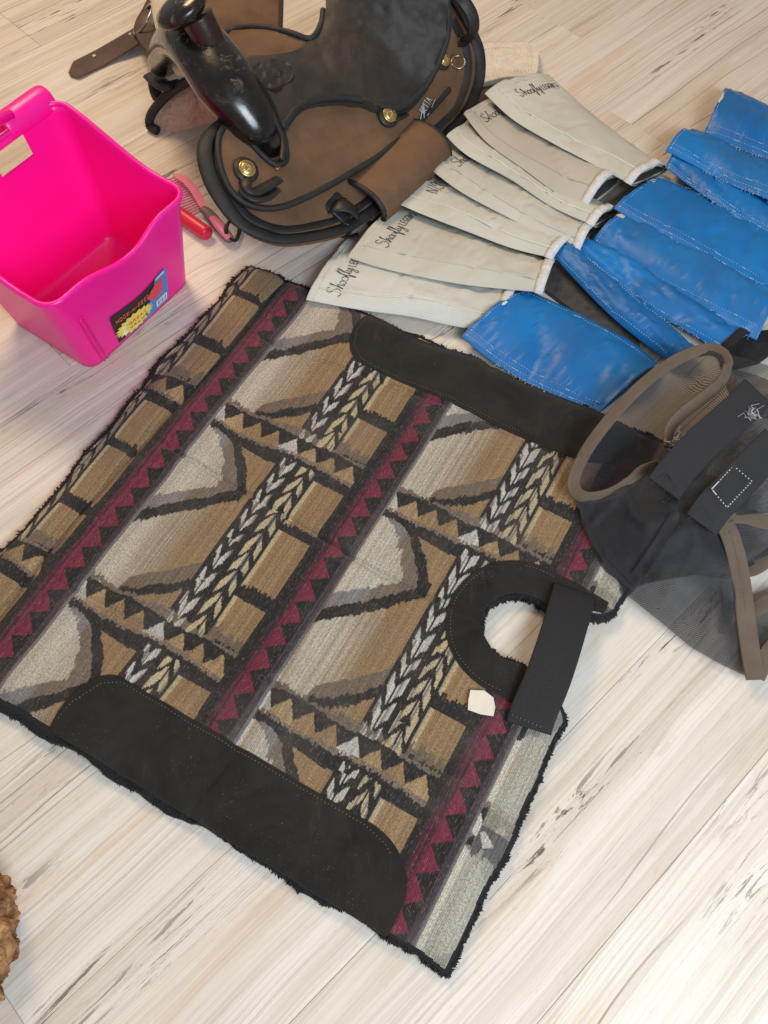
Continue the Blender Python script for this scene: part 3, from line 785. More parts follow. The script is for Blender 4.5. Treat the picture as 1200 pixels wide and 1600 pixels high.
sk_out = [(322, 236), (330, 212), (352, 196), (420, 170), (520, 120), (600, 60), (640, 0), (690, -20), (722, 20), (744, 70), (748, 115), (738, 150), (715, 185), (690, 214), (640, 268), (590, 318), (545, 350), (500, 364), (445, 371), (405, 362), (372, 342), (345, 305), (328, 270)]
sk = layer('skirt', sk_out, 0, M['cordura'], .02, 'brown cordura skirt with thick black bound edge')
edge = [(352, 190), (326, 214), (320, 240), (328, 276), (346, 311), (374, 346), (408, 365), (446, 373), (500, 366), (545, 352), (592, 318), (642, 268), (692, 214), (720, 184), (738, 152), (748, 115), (745, 70), (724, 22), (700, -15)]
trim('skirt_binding', edge, .002, .0125, M['rubber'], sk, 140, .0052)
inn = [(354, 200), (338, 222), (334, 244), (342, 276), (358, 306), (384, 335), (414, 351), (448, 357), (498, 350), (540, 335), (580, 306), (628, 258), (676, 206), (704, 178), (720, 148), (729, 114), (726, 72), (708, 30)]
trim('skirt_binding', inn, .001, .0095, M['rubber'], sk, 140, .0028)
# jockey on top of the skirt
jk_out = [(352, 196), (372, 205), (400, 235), (440, 255), (448, 190), (470, 160), (560, 148), (620, 160), (660, 120), (700, 95), (716, 108), (700, 140), (655, 190), (600, 236), (540, 274), (480, 306), (436, 322), (398, 321), (370, 304), (352, 276), (343, 242), (344, 215)]
jk = layer('side_jockey', jk_out, .012, M['cordura'], .008, 'brown cordura side panel with black piping')
jl = [(350, 198), (342, 215), (341, 242), (350, 277), (368, 306), (398, 323), (437, 324), (482, 307), (541, 275), (601, 237), (656, 190), (702, 140)]
trim('piping', jl, .0125, .0050, M['rubber'], jk, 110)
trim('piping', [(352, 196), (375, 203), (396, 228), (415, 247), (432, 258), (447, 250), (446, 225), (440, 200)], .014, .0048, M['rubber'], jk, 70)
dashes('seam', [P(x, y, sad_z(x, y) + .0135 + wr(x, y)) for x, y in [(445, 285), (480, 262), (520, 238), (565, 214), (605, 196)]], M['thread_d'], jk, .0005, .004, .002)
for off in (9, 14):
    dashes('seam', [P(x, y - off, sad_z(x, y - off) + .0132 + wr(x, y - off)) for x, y in jl[4:]], M['thread_d'], jk, .0005, .0035, .002)
# seat
def seat_z(x, y):
    p = P(x, y, sad_z(x, y)) - SO; a, r = p.dot(SA), p.dot(SR)
    dish = .014 * math.exp(-((a - .2) / .12) ** 2 - (r / .1) ** 2)
    rise = .05 * max(0, (a - .30) / .2) ** 1.5
    return sad_z(x, y) + .024 - dish + rise + wr(x, y)
st_out = [(385, 92), (420, 86), (462, 78), (494, 52), (508, 20), (518, -20), (600, -45), (690, -30), (699, 20), (697, 58), (684, 96), (664, 132), (640, 158), (622, 168), (595, 163), (560, 154), (520, 152), (485, 157), (462, 170), (448, 190), (440, 196), (425, 175), (405, 140)]
se = pdrape('seat', st_out, seat_z, .02, M['seat'], saddle, step=6, smooth_n=150, label='scuffed black suede seat')
sweep('seat_edge', cat_rom([P(x, y, seat_z(x, y) - .004) for x, y in [(440, 198), (448, 191), (463, 171), (486, 158), (520, 153), (560, 155), (595, 164), (622, 169), (641, 159), (665, 133), (685, 96), (698, 58), (700, 20), (692, -28)]], 120), .0065, .007, M['rubber'], se)
# torn patch in front of the seat
pdrape('torn_patch', [(396, 105), (425, 92), (452, 100), (458, 118), (446, 132), (420, 138), (402, 128)], lambda x, y: seat_z(x, y) + .003 + .004 * nz(x / 7, y / 7), .004, M['leather_dull'], se, step=4, smooth_n=40, label='crumpled torn leather patch')
# far side panels
fj = pdrape('far_jockey', [(346, 62), (362, 48), (405, 44), (450, 52), (478, 62), (486, 70), (462, 80), (420, 90), (385, 95), (360, 82)], lambda x, y: sad_z(x, y) + .012 + wr(x, y), .01, M['cordura'], saddle, step=6, smooth_n=60, label='brown far side panel')
sweep('piping', cat_rom([P(x, y, sad_z(x, y) + .014) for x, y in [(344, 64), (361, 47), (405, 42), (450, 50), (480, 60), (492, 55), (502, 36), (505, 15)]], 60), .005, .005, M['rubber'], fj)
ff = pdrape('far_fender', [(275, -12), (440, -14), (438, 44), (400, 44), (352, 50), (330, 40)], rbf([(275, -12, .17), (440, -14, .10), (438, 44, .12), (352, 50, .18), (330, 40, .18), (400, 44, .14), (370, 10, .16)]), .006, M['cordura'], saddle, step=7, label='upturned brown fender on the far side')
ptube('binding', [(440, -20, .101), (439, 20, .112), (438, 46, .121)], .0045, M['rubber'], ff)
# fork (swell) and horn
def fork_taper(t): return float(np.interp(t, [0, .12, .3, .5, .72, .88, .96, 1], [.60, .70, .82, .98, 1.08, .95, .66, .25]))
fk = ptube('fork', [(256, 100, .10), (262, 78, .16), (282, 60, .225), (312, 74, .258), (356, 134, .238), (394, 182, .204), (416, 214, .172), (430, 246, .140)], .0455, M['leather'], saddle, 80, rz=.036, seg=30, taper=fork_taper, label='glossy black leather fork with scuffed top')
trim('fork_welt', [(345, 90), (372, 118), (404, 150), (430, 190), (442, 220), (440, 250)], .03, .0045, M['leather_dull'], fk, 60)
hn = ptube('horn', [(334, 92, .252), (330, 76, .270), (322, 54, .290), (308, 26, .314)], .025, M['horn'], saddle, 24, seg=20, label='reddish brown leather horn neck')
hc = P(284, 12, .320)
lathe('horn_cap', [(.004, -.016), (.030, -.015), (.040, -.008), (.044, 0), (.041, .007), (.026, .013), (.006, .015)], hc, (-.42, .05, .85), M['leather'], hn)
ptube('horn_wrap', [(298, 80, .272), (318, 92, .272), (342, 88, .268), (352, 76, .268)], .007, M['horn'], hn, 24)
# gullet: inside of far skirt with fleece
fz = rbf([(236, 196, .008), (250, 165, .04), (275, 142, .07), (310, 124, .11), (350, 130, .13), (345, 165, .09), (318, 182, .05), (280, 192, .025), (258, 200, .008), (295, 160, .075)])
gf = pdrape('fleece_lining', [(236, 196), (244, 176), (262, 152), (285, 136), (320, 118), (352, 122), (350, 168), (322, 184), (285, 194), (256, 201)], lambda x, y: fz(x, y) + .004 * nz(x / 6, y / 6), .012, M['fleece_p'], saddle, step=4, smooth_n=70, label='pinkish tan fleece inside the far skirt')
ptube('skirt_binding', [(246, 204, .008), (234, 196, .010), (236, 180, .03), (250, 160, .055), (272, 140, .082), (305, 120, .12)], .0085, M['rubber'], gf, 50)
ptube('keeper', [(236, 116, .075), (246, 126, .080), (258, 134, .085), (272, 132, .095)], .016, M['leather_dull'], saddle, 20, rz=.005, label='black leather keeper')
ptube('keeper', [(240, 128, .06), (243, 142, .055), (248, 154, .05)], .011, M['leather_dull'], saddle, 16, rz=.004, label='black leather keeper')
gp = pdrape('gullet_panel', [(240, -15), (300, -15), (300, 40), (288, 95), (276, 108), (262, 88), (246, 50), (238, 20)], rbf([(240, -15, .12), (300, -15, .2), (300, 40, .21), (276, 108, .15), (246, 50, .12), (262, 88, .13)]), .012, M['fleece_w'], saddle, step=5, smooth_n=60, label='cream felt panel behind the fork')
# billet strap with ring
bl = ptube('billet_strap', [(255, -20, .07), (240, 10, .05), (226, 42, .035), (240, 70, .05), (262, 92, .07), (282, 106, .08)], .021, M['leather_br'], saddle, 40, rz=.0025, label='brown leather rigging strap')
ring = P(224, 30, .045)
V, F = sweep_data([ring + Vector((.030 * math.cos(t) * .75, .034 * math.sin(t), .022 * math.cos(t))) for t in np.linspace(0, 6.4, 40)], .0032, 8)
mesh_obj('cinch_ring', V, F, M['steel'], saddle)
# conchos and strings
def concho(x, y, r, lift, mat=None, ros=True):
    c = P(x, y, sad_z(x, y) + lift); p = P(x, y, sad_z(x, y)) - SO
    e = .01; a, rr = p.dot(SA), p.dot(SR)
    nrm = (Vector((0, 0, 1)) - SA * ((sad_h(a + e, rr) - sad_h(a - e, rr)) / (2 * e)) - SR * ((sad_h(a, rr + e) - sad_h(a, rr - e)) / (2 * e))).normalized()
    co_ = lathe('concho', [(.2 * r, -.004), (r, -.004), (r, .0015), (r * .9, .003), (r * .78, .0022), (r * .70, .0034), (r * .3, .0042), (r * .05, .0044)], c + nrm * .003, nrm, M['gold'], saddle, 26)
    parts = []
    for k in range(9):
        a0 = 2 * math.pi * k / 9; s = nrm.cross(Vector((1, 0, 0))).normalized(); t = nrm.cross(s)
        parts.append(sweep_data([c + nrm * .0068 + (s * math.cos(a0 + d) + t * math.sin(a0 + d)) * (r * q) for q, d in ((.15, 0), (.4, .25), (.62, .1))], .0007, 4))
    V, F = join_data(parts); mesh_obj('engraving', V, F, M['gold'], co_, stuff=True)
    if ros: lathe('rosette', [(.3 * r, -.006), (r * 1.45, -.006), (r * 1.5, -.003), (r * 1.35, -.001)], c + nrm * .002, nrm, M['leather_dull'], saddle, 22)
concho(385, 265, .0135, .018); concho(607, 180, .0135, .018, ros=True); concho(693, 94, .011, .016)
ptube('saddle_string', [(384, 278, sad_z(384, 278) + .016), (386, 292, sad_z(386, 292) + .024), (400, 300, sad_z(400, 300) + .022), (424, 288, sad_z(424, 288) + .02), (436, 280, sad_z(436, 280) + .018)], .009, M['leather_dull'], saddle, 30, rz=.004, label='black leather string below the front concho')
ptube('saddle_string', [(378, 296, sad_z(378, 296) + .018), (396, 310, sad_z(396, 310) + .022), (418, 308, sad_z(418, 308) + .02), (432, 296, sad_z(432, 296) + .018)], .008, M['leather_dull'], saddle, 30, rz=.004)
ptube('saddle_string', [(608, 186, sad_z(608, 186) + .014), (622, 184, sad_z(622, 184) + .018), (634, 178, sad_z(634, 178) + .014)], .008, M['leather_dull'], saddle, 16, rz=.003)
lathe('rivet', [(.001, 0), (.005, 0), (.0052, .002), (.0035, .0035), (.001, .003)], P(433, 262, sad_z(433, 262) + .014), (.3, -.5, .8), simple('copper_rivet', srgb(150, 90, 60), .4, Metallic=.7, bump=0), saddle, 14)
rz = P(716, 97, sad_z(716, 97) + .016)
V, F = sweep_data([rz + Vector((.012 * math.cos(t), .012 * math.sin(t), .004 * math.sin(t))) for t in np.linspace(0, 6.4, 30)], .0018, 7); mesh_obj('dee_ring', V, F, M['steel'], saddle)
ptube('rear_strap', [(690, -20, .20), (718, -5, .205), (738, 25, .18), (738, 52, .15), (722, 64, .12), (712, 58, .12)], .011, M['leather_dull'], saddle, 40, rz=.002, up=(.3, -.8, .5), label='black strap looping behind the cantle')
# stitched brand lettering on the skirt
def abm(ox, oy, ux, uy, vx, vy):
    def f(x, y):
        px, py = ox + ux * x + vx * y, oy + uy * x + vy * y
        return P(px, py, sad_z(px, py) + .0150 + wr(px, py))
    return f
lettering('lettering', 'A', abm(657, 187, 13, -6, 2, -27), .0008, M['thread_w'], jk, label='white stitched lettering')
lettering('lettering', 'BETTA', abm(663, 178, 3.9, -7.2, -8, -6), .0006, M['thread_w'], jk)
V, F = sweep_data([abm(668, 181, 1, 0, 0, 1)(*q) for q in ((0, 0), (6, -12), (12, -26))], .0007); mesh_obj('lettering', V, F, M['thread_w'], jk)
# rolled fender with black bound ends
r0, r1 = P(562, 316, .045), P(664, 222, .050)
def roll(t, k): return r0.lerp(r1, t) + k
ax_ = (r1 - r0).normalized(); sd = ax_.cross(Vector((0, 0, 1))).normalized(); upv = sd.cross(ax_)
V = []; F = []; NS, NR = 26, 36
for i in range(NS):
    for j in range(NR):
        a = -1.1 + 5.6 * j / (NR - 1); rr = (.043 + .006 * math.cos(2 * a)) * (1 - .10 * j / NR)
        d = 1 + .03 * nz(i * .25, j * .25)
        V.append(r0.lerp(r1, i / (NS - 1)) + sd * (rr * d * 1.12 * math.cos(a)) + upv * (rr * d * math.sin(a)))
for i in range(NS - 1):
    for j in range(NR - 1): F.append((i * NR + j, i * NR + j + 1, (i + 1) * NR + j + 1, (i + 1) * NR + j))
rf = mesh_obj('rolled_fender', V, F, M['cordura'], saddle, label='rolled up brown fender with black bound ends')
md = rf.modifiers.new('thickness', 'SOLIDIFY'); md.thickness = .004
for i0 in (0, NS - 1): sweep('binding', [V[i0 * NR + j] for j in range(NR)], .0055, .0045, M['rubber'], rf)
ptube('fender_strap', [(500, 300, .075), (516, 308, .080), (534, 324, .066), (545, 338, .050), (540, 354, .03)], .026, M['leather_dull'], saddle, 30, rz=.003, label='black leather strap tied at the rigging')
ptube('fender_strap', [(508, 330, .062), (524, 322, .078), (542, 322, .078), (558, 334, .06)], .015, M['leather_dull'], saddle, 24, rz=.004)
ptube('fender_strap', [(520, 350, .03), (528, 364, .012), (545, 370, .008), (560, 366, .010)], .005, M['leather_dull'], saddle, 24, rz=.002)
ptube('rigging_ring', [(446, 318, .055), (452, 330, .045), (470, 338, .040), (490, 338, .045), (505, 330, .06)], .0032, M['steel'], saddle, 30)
ptube('rigging_ring', [(450, 316, .058), (475, 306, .070), (500, 302, .074)], .003, M['steel'], saddle, 20)
# things near the saddle
tie = thing('leather_strap', 'dark brown leather tie strap with two holes pointing left on floor', 'strap', P(160, 85, 0))
V = []; tp_ = [(107, 113), (114, 96), (150, 78), (205, 46), (222, 32)]; lo = [(109, 117), (121, 121), (165, 100), (213, 70), (236, 58)]
to = pdrape('strap_body', tp_ + lo[::-1], lambda x, y: .006 + .020 * max(0, (x - 170) / 60) + .001 * nz(x / 20, y / 20), .003, M['leather_br'], tie, step=6)
for x, y in ((147, 87), (204, 53)): lathe('hole', [(.001, 0), (.0036, 0), (.0036, .0007), (.0022, .0002)], P(x, y, .0062 + .020 * max(0, (x - 170) / 60)), (0, 0, 1), M['paper'], tie, 12)
cf = thing('fleece_girth', 'cream felt girth end sticking out behind the saddle', 'girth', P(790, 95, 0))
gz = lambda x, y: .018 + .003 * nz(x / 25, y / 25)
pdrape('felt_pad', [(728, 82), (742, 70), (790, 66), (828, 67), (839, 76), (841, 100), (832, 118), (790, 120), (748, 130), (736, 125)], gz, .018, M['fleece_w'], cf, step=6, smooth_n=60)
dashes('stitching', [P(x, y, gz(x, y) + .0005) for x, y in [(745, 78), (790, 74), (826, 75), (832, 90), (830, 110), (790, 113), (750, 120)]], M['thread_c'], cf, .0006, .004, .003)
pdrape('underside', [(736, 128), (760, 124), (800, 118), (836, 116), (838, 128), (800, 150), (760, 165), (742, 160)], lambda x, y: .006, .005, M['leather_br'], cf, step=7, smooth_n=40)

# ------------------------------------------------------------------ pink bucket
BF = Vector((-.450, .866, 0)); BE = Vector((.573, .8195, 0)); BN = Vector((-.8195, .573, 0))
bucket = thing('feed_bucket', 'hot pink plastic hook over feed bucket with dipped front and printed label', 'bucket', BF + BE * .11 + BN * .1)
def rr_ring(e0, e1, n0, n1, r, k=12):
    out = []
    for cx, cy, a0 in ((e1 - r, n0 + r, -90), (e1 - r, n1 - r, 0), (e0 + r, n1 - r, 90), (e0 + r, n0 + r, 180)):
        for i in range(k): t = math.radians(a0 + 90 * i / (k - 1)); out.append((cx + r * math.cos(t), cy + r * math.sin(t)))
    # spread points along straight runs as well
    pts = []
    for i, (a, b) in enumerate(zip(out, out[1:] + out[:1])):
        d = math.dist(a, b); m = 14 if d > .05 else 1
        for j in range(m): pts.append((a[0] + (b[0] - a[0]) * j / m, a[1] + (b[1] - a[1]) * j / m))
    return pts
ss = lambda x, a, b: (lambda t: t * t * (3 - 2 * t))(min(1, max(0, (x - a) / (b - a))))
def rim_h(e, n):
    q = min(1, max(0, (n + .03) / .25))
    z = .196 + .052 * ss(q, .2, 1.0)
    if n < .03: z -= .020 * ss(e, .02, .11) * (1 - ss(e, .12, .185)) * (1 - ss(n, -.02, .03))
    return z
R0 = rr_ring(.006, .238, .006, .185, .022); R1 = rr_ring(-.034, .243, -.030, .215, .026)
def bshell(inset, zb, n=22, rimdrop=0):
    rows = []
    for i in range(n):
        f = i / (n - 1); row = []
        for (a, b), (c, d) in zip(R0, R1):
            e, m = a + (c - a) * f, b + (d - b) * f
            ce, cm = .105, .093; dx, dy = ce - e, cm - m; L = math.hypot(dx, dy)
            h = rim_h(c, d) - rimdrop
            e += dx / L * inset; m += dy / L * inset
            row.append(BF + BE * e + BN * m + Vector((0, 0, zb + (h - zb) * f)))
        rows.append(row)
    return rows
outr = bshell(0, .002); innr = bshell(.0035, .006, rimdrop=0); V = []; F = []
for row in outr + innr[::-1]: V += row
m = len(R0); n = len(outr) * 2
for i in range(n - 1):
    for j in range(m):
        ii = i if i < 21 else 2 * 22 - 2 - i
        c_, d_ = R1[j]
        if i != 21 and 17 <= ii <= 19 and d_ > .21 and .12 < c_ < .175: continue      # slot through the tall back wall
        F.append((i * m + j, i * m + (j + 1) % m, (i + 1) * m + (j + 1) % m, (i + 1) * m + j))
F.append(tuple(range(m))[::-1]); F.append(tuple((n - 1) * m + j for j in range(m)))
bb = mesh_obj('body', V, F, M['pink'], bucket); 
lip = []
for (c, d) in R1:
    lip.append(BF + BE * c + BN * d + Vector((0, 0, rim_h(c, d))))
sweep('rim', lip, .0042, .0045, M['pink'], bucket, closed=True)
# raised back with hooks over a slot
def bk(e, n_, z): return BF + BE * e + BN * n_ + Vector((0, 0, z))
for e0, e1 in ((.150, .240), (-.030, .045)):
    path = [bk((e0 + e1) / 2, .212, .238), bk((e0 + e1) / 2, .214, .250), bk((e0 + e1) / 2, .221, .260), bk((e0 + e1) / 2, .234, .262), bk((e0 + e1) / 2, .245, .254), bk((e0 + e1) / 2, .248, .232)]
    sweep('hook', cat_rom(path, 30), (e1 - e0) / 2, .0045, M['pink'], bucket, up=lambda t: tuple(BN * (1 - 2 * t) * -1 + Vector((0, 0, .6))), seg=24, box=True, label='wide hook on the tall back wall')
sweep('back_grip', [bk(.02, .222, .262), bk(.07, .226, .272), bk(.12, .226, .272), bk(.17, .222, .262)], .007, .008, M['pink'], bucket, seg=14)
for s in (.024, .031): sweep('rib', [outr[i][int(m * .5)] * 0 + bk(.006 - .034 * i / 21 + s, -.0008 - .031 * i / 21, .002 + .19 * i / 21) for i in range(1, 16)], .0012, .0016, M['pink'], bucket, seg=6)
# printed label on the front face: flat print pieces
FN = (-BN * 1.0 + Vector((0, 0, -.16))).normalized()
def lab(a, b, d=.0008):
    """a across 0..1 (left to right), b up 0..1"""
    f = .05 + .39 * b; q = .28 + .51 * a
    e0, e1 = .006 + .222 * q, -.034 + .277 * q
    e, n_ = e0 + (e1 - e0) * f, .006 * (1 - f) - .030 * f
    return bk(e, n_, .002 + (rim_h(e1, -.03) - .002) * f) + FN * (d + .0006)
def lpoly(name, pts, d, mat, parent):
    rs = resample([Vector((a, b, 0)) for a, b in list(pts) + [pts[0]]], max(len(pts) * 2, 40))[:-1] if len(pts) < 12 else [Vector((a, b, 0)) for a, b in pts]
    return drape(name, [(p.x, p.y) for p in rs], lambda a, b: 0, 0, mat, parent, step=.06, to_world=lambda a, b, z: lab(a, b, d))
lb = lpoly('printed_label', [(0, 0), (1, 0), (1, 1), (0, 1)], .0004, M['black_pt'], bucket); lb['label'] = 'black, blue and yellow printed sticker on the bucket front'
lpoly('label_print', [(.08, 0), (1, 0), (1, 1), (.78, 1), (.74, .62), (.60, .38), (.36, .10)], .0008, M['blue_pt'], lb)
star = [(.34 + (.30 if i % 2 else .36) * math.cos(t) * 1.0, .30 + (.24 if i % 2 else .31) * math.sin(t)) for i, t in enumerate(np.linspace(0, 2 * math.pi, 40, endpoint=False))]
lpoly('label_print', star, .0012, M['yellow_pt'], lb)
lpoly('label_print', [(.62, .62), (.72, .38), (.90, .42), (.93, .80), (.80, .86), (.68, .78)], .0013, M['red_pt'], lb)
lpoly('barcode', [(.76, .06), (.97, .06), (.97, .26), (.76, .26)], .0012, M['white_pt'], lb)
for k in range(7): lpoly('barcode_bar', [(.79 + .024 * k, .09), (.79 + .024 * k + (.006 if k % 3 else .012), .09), (.79 + .024 * k + (.006 if k % 3 else .012), .23), (.79 + .024 * k, .23)], .0015, M['black_pt'], lb)
lpoly('label_print', [(.80, .92), (.96, .90), (.96, .95), (.80, .97)], .0012, M['white_pt'], lb)
lettering('lettering', 'HOOK-N-FEED', lambda x, y: lab(.07 + x / text_len('HOOK-N-FEED') * .60, .66 + y * .12 + .0 * x, .0012), .0006, M['orange_pt'], lb)
lettering('lettering', 'OVER FENCE', lambda x, y: lab(.14 + x / text_len('OVER FENCE') * .5, .85 + y * .08, .0012), .0004, M['white_pt'], lb) if 'C' in GL else None
lettering('lettering', '2', lambda x, y: lab(.10 + x * .22, .16 + y * .22, .0016), .0008, M['white_pt'], lb)
lettering('lettering', 'GREAT', lambda x, y: lab(.24 + x * .105, .30 + y * .09, .0016), .0006, M['red_pt'], lb)
lettering('lettering', 'VALUE', lambda x, y: lab(.24 + x * .115, .15 + y * .08, .0016), .0004, M['black_pt'], lb)

# ------------------------------------------------------------------ comb and red tool
comb = thing('mane_comb', 'dusty pink mane comb with grey edged handle beside the bucket', 'comb', P(320, 330, 0))
pl = [(262, 282), (274, 273), (290, 276), (304, 290), (316, 312), (323, 325), (318, 332), (300, 331), (294, 320)]
cz = lambda x, y: .013
spine = [(276, 272), (292, 277), (305, 291), (316, 311), (322, 326)]
co = pdrape('comb_plate', [(270, 271), (280, 271), (294, 277), (308, 291), (318, 309), (325, 326), (318, 331), (309, 318), (298, 299), (286, 285), (274, 277)], cz, .005, M['comb'], comb, step=3)
for k in range(17):
    t = k / 16; a = Vector((277, 276, 0)).lerp(Vector((316, 327, 0)), t); b = a + Vector((-17 - 8 * math.sin(math.pi * t), 6 + 4 * t, 0))
    sweep('tooth', [P(a.x + 3, a.y - 1, .0105), P(b.x, b.y, .0095)], .0009, .0017, M['comb'], comb, seg=6)
ptube('handle_core', [(316, 326, .012), (326, 333, .012), (338, 348, .013), (352, 364, .013), (361, 376, .012)], .0095, M['grey_pl'], comb, 30, rz=.006, taper=lambda t: .75 + .35 * math.sin(math.pi * min(1, t * 1.05)))
ptube('grip', [(331, 339, .0165), (342, 352, .0180), (353, 366, .0175), (358, 373, .016)], .0080, M['comb'], comb, 24, rz=.004, taper=lambda t: .7 + .45 * math.sin(math.pi * t))
ptube('wrist_loop', [(355, 369, .018), (353, 358, .024), (358, 347, .026), (366, 344, .022), (373, 350, .012), (374, 362, .008), (368, 376, .010), (359, 372, .018)], .0035, M['cord'], comb, 50, rz=.0012)
tool = thing('hoof_pick', 'red vinyl gripped tool handle poking out behind the pink bucket', 'tool', P(310, 355, 0))
a, b = P(262, 322, .014), P(325, 366, .014); d = (b - a).normalized()
lathe('grip', [(.002, 0), (.0125, 0), (.0125, .01), ((.0125), (b - a).length - .008), (.0122, (b - a).length - .003), (.0105, (b - a).length), (.002, (b - a).length + .0005)], a, d, M['red'], tool, 22)
sweep('shank', [a - d * .05, a + d * .01], .0035, .0035, M['steel'], tool)

# ------------------------------------------------------------------ sleeves: a flattened cloth tube with hems, seams and an end binding
def sleeve(name, label, cat, group, L, R, zL, zR, thick, mat, seed, lining=None, parent=None, part=None, NS=90, NX=22, wrinkle=1.0, end_open=.5, prof=2.1):
    """L and R: pixel lists of the two long edges from cuff to end; zL, zR: heights there (lists)"""
    def edge(E, Z):
        Z = list(Z) if isinstance(Z, (list, tuple)) else [Z] * len(E)
        if len(Z) != len(E): Z = list(np.interp(np.linspace(0, 1, len(E)), np.linspace(0, 1, len(Z)), Z))
        return cat_rom([P(x, y, z) for (x, y), z in zip(E, Z)], NS)
    EL, ER = edge(L, zL), edge(R, zR)
    length = sum((b - a).length for a, b in zip(EL, EL[1:]))
    def pt(s, x, side, k=1.0):
        i = min(NS - 1, max(0, s * (NS - 1))); i0 = int(min(NS - 2, i)); f = i - i0
        l, r = EL[i0].lerp(EL[i0 + 1], f), ER[i0].lerp(ER[i0 + 1], f)
        c = (l + r) / 2; w_ = (r - l) / 2
        th = thick(s) if callable(thick) else thick
        h = th * (1 - abs(x) ** prof) ** .8 * (1 if side > 0 else -.45)
        p = c + w_ * x * k
        W = 1.25 * wrinkle * (1 - abs(x) ** 6)
        n1 = nz(s * 2.4 + x * .5, x * .8, seed * 3.1); n2 = nz(s * 4.2 + x * 1.6, x * 1.1 - s * 1.5, seed * 5.7)
        cr = max(0, 1 - abs(nz(s * 2.6 + x * 1.1, x * .9 - s * .8, seed * 1.9)) * 11); cr2 = max(0, 1 - abs(nz(s * 3.1 - x * 1.4, x * .7 + s * 1.2, seed * 2.9 + 7)) * 14)
        dz = W * (.0045 * n1 + .0024 * n2 - .0034 * cr * cr + .0024 * cr2 * cr2 + .0004 * nz(s * 40, x * 7, seed))
        p = p + Vector((0, 0, (h + (dz if side > 0 else 0)) * k))
        if p.z < .0015: p.z = .0015
        return p
    N2 = 2 * NX
    xs = [math.cos(math.pi * j / NX) for j in range(NX + 1)]
    V = []; F = []; A = []
    def row(s, k):
        inn_ = k < 1
        for j in range(N2):
            if j <= NX: x, sd_ = -xs[j], 1
            else: x, sd_ = -xs[2 * NX - j], -1
            p_ = pt(s, x, sd_)
            if inn_:
                x2 = x * .86; mid_ = pt(s, x2, 1).lerp(pt(s, x2, -1), .5); p_ = pt(s, x2, sd_).lerp(mid_, .45)
                p_.z = max(p_.z, .002)
            V.append(p_); A.append((s * length, (x * sd_ + 2 * (sd_ < 0)) * .06, seed * .7))
    ss_ = [i / (NS - 1) for i in range(NS)]
    for s in ss_: row(s, 1)
    inner = [.985, .93, .85, .75]
    rows = NS
    for s in (1.0, .97, .9, .8): row(s, .93); rows += 1
    for i in range(rows - 1):
        for j in range(N2): F.append((i * N2 + j, (i + 1) * N2 + j, (i + 1) * N2 + (j + 1) % N2, i * N2 + (j + 1) % N2))
    nbody = len(F)
    # cuff inner return
    b0 = len(V)
    for s in (0.0, .02, .08): row(s, .95)
    for j in range(N2): F.append((j, j + 0 if False else b0 + j, b0 + (j + 1) % N2, (j + 1) % N2)[::-1])
    for i in range(2):
        for j in range(N2): F.append((b0 + i * N2 + j, b0 + i * N2 + (j + 1) % N2, b0 + (i + 1) * N2 + (j + 1) % N2, b0 + (i + 1) * N2 + j))
    root = parent or thing(name, label, cat, ((EL[0] + ER[-1]) / 2) * Vector((1, 1, 0)) if False else Vector(((EL[0].x + ER[-1].x) / 2, (EL[0].y + ER[-1].y) / 2, 0)), group)
    o = mesh_obj(part or 'sleeve', V, F, mat, root)
    if lining:
        o.data.materials.append(lining)
        for i, p in enumerate(o.data.polygons):
            if i >= (NS) * N2: p.material_index = 1
    at = o.data.attributes.new('sleeveco', 'FLOAT_VECTOR', 'POINT'); at.data.foreach_set('vector', np.array(A).ravel())
    top = lambda s, x, d=.0: pt(s, x, 1) + Vector((0, 0, d))
    return root, o, top, pt, length
def end_ring(name, pt, s, mat, root, wid=.008, k=1.05, N=48, label=None):
    V = []; F = []
    prof = [(-wid / 2, 0), (-wid / 2, 1), (0, 1.25), (wid / 2, 1), (wid / 2, 0)]
    d = (pt(1, 0, 1) - pt(.9, 0, 1)); d.z = 0; d.normalize()
    for i in range(N):
        a = 2 * math.pi * i / N; x = math.cos(a); sd_ = 1 if math.sin(a) >= 0 else -1
        p = pt(s, x * .999, sd_); c = pt(s, 0, 1).lerp(pt(s, 0, -1), .5); o_ = (p - c); nrm = Vector((o_.x, o_.y, o_.z * 2)).normalized()
        j = .0006 * nz(i * .9, s * 3, 1)
        for t, h in prof: V.append(p + d * t + nrm * (h * .0034 + j))
    m = len(prof)
    for i in range(N):
        for j in range(m - 1): F.append((i * m + j, i * m + j + 1, ((i + 1) % N) * m + j + 1, ((i + 1) % N) * m + j))
    return mesh_obj(name, V, F, mat, root, label=label)
GP = 'pale fly leggings fanned out by the saddle'
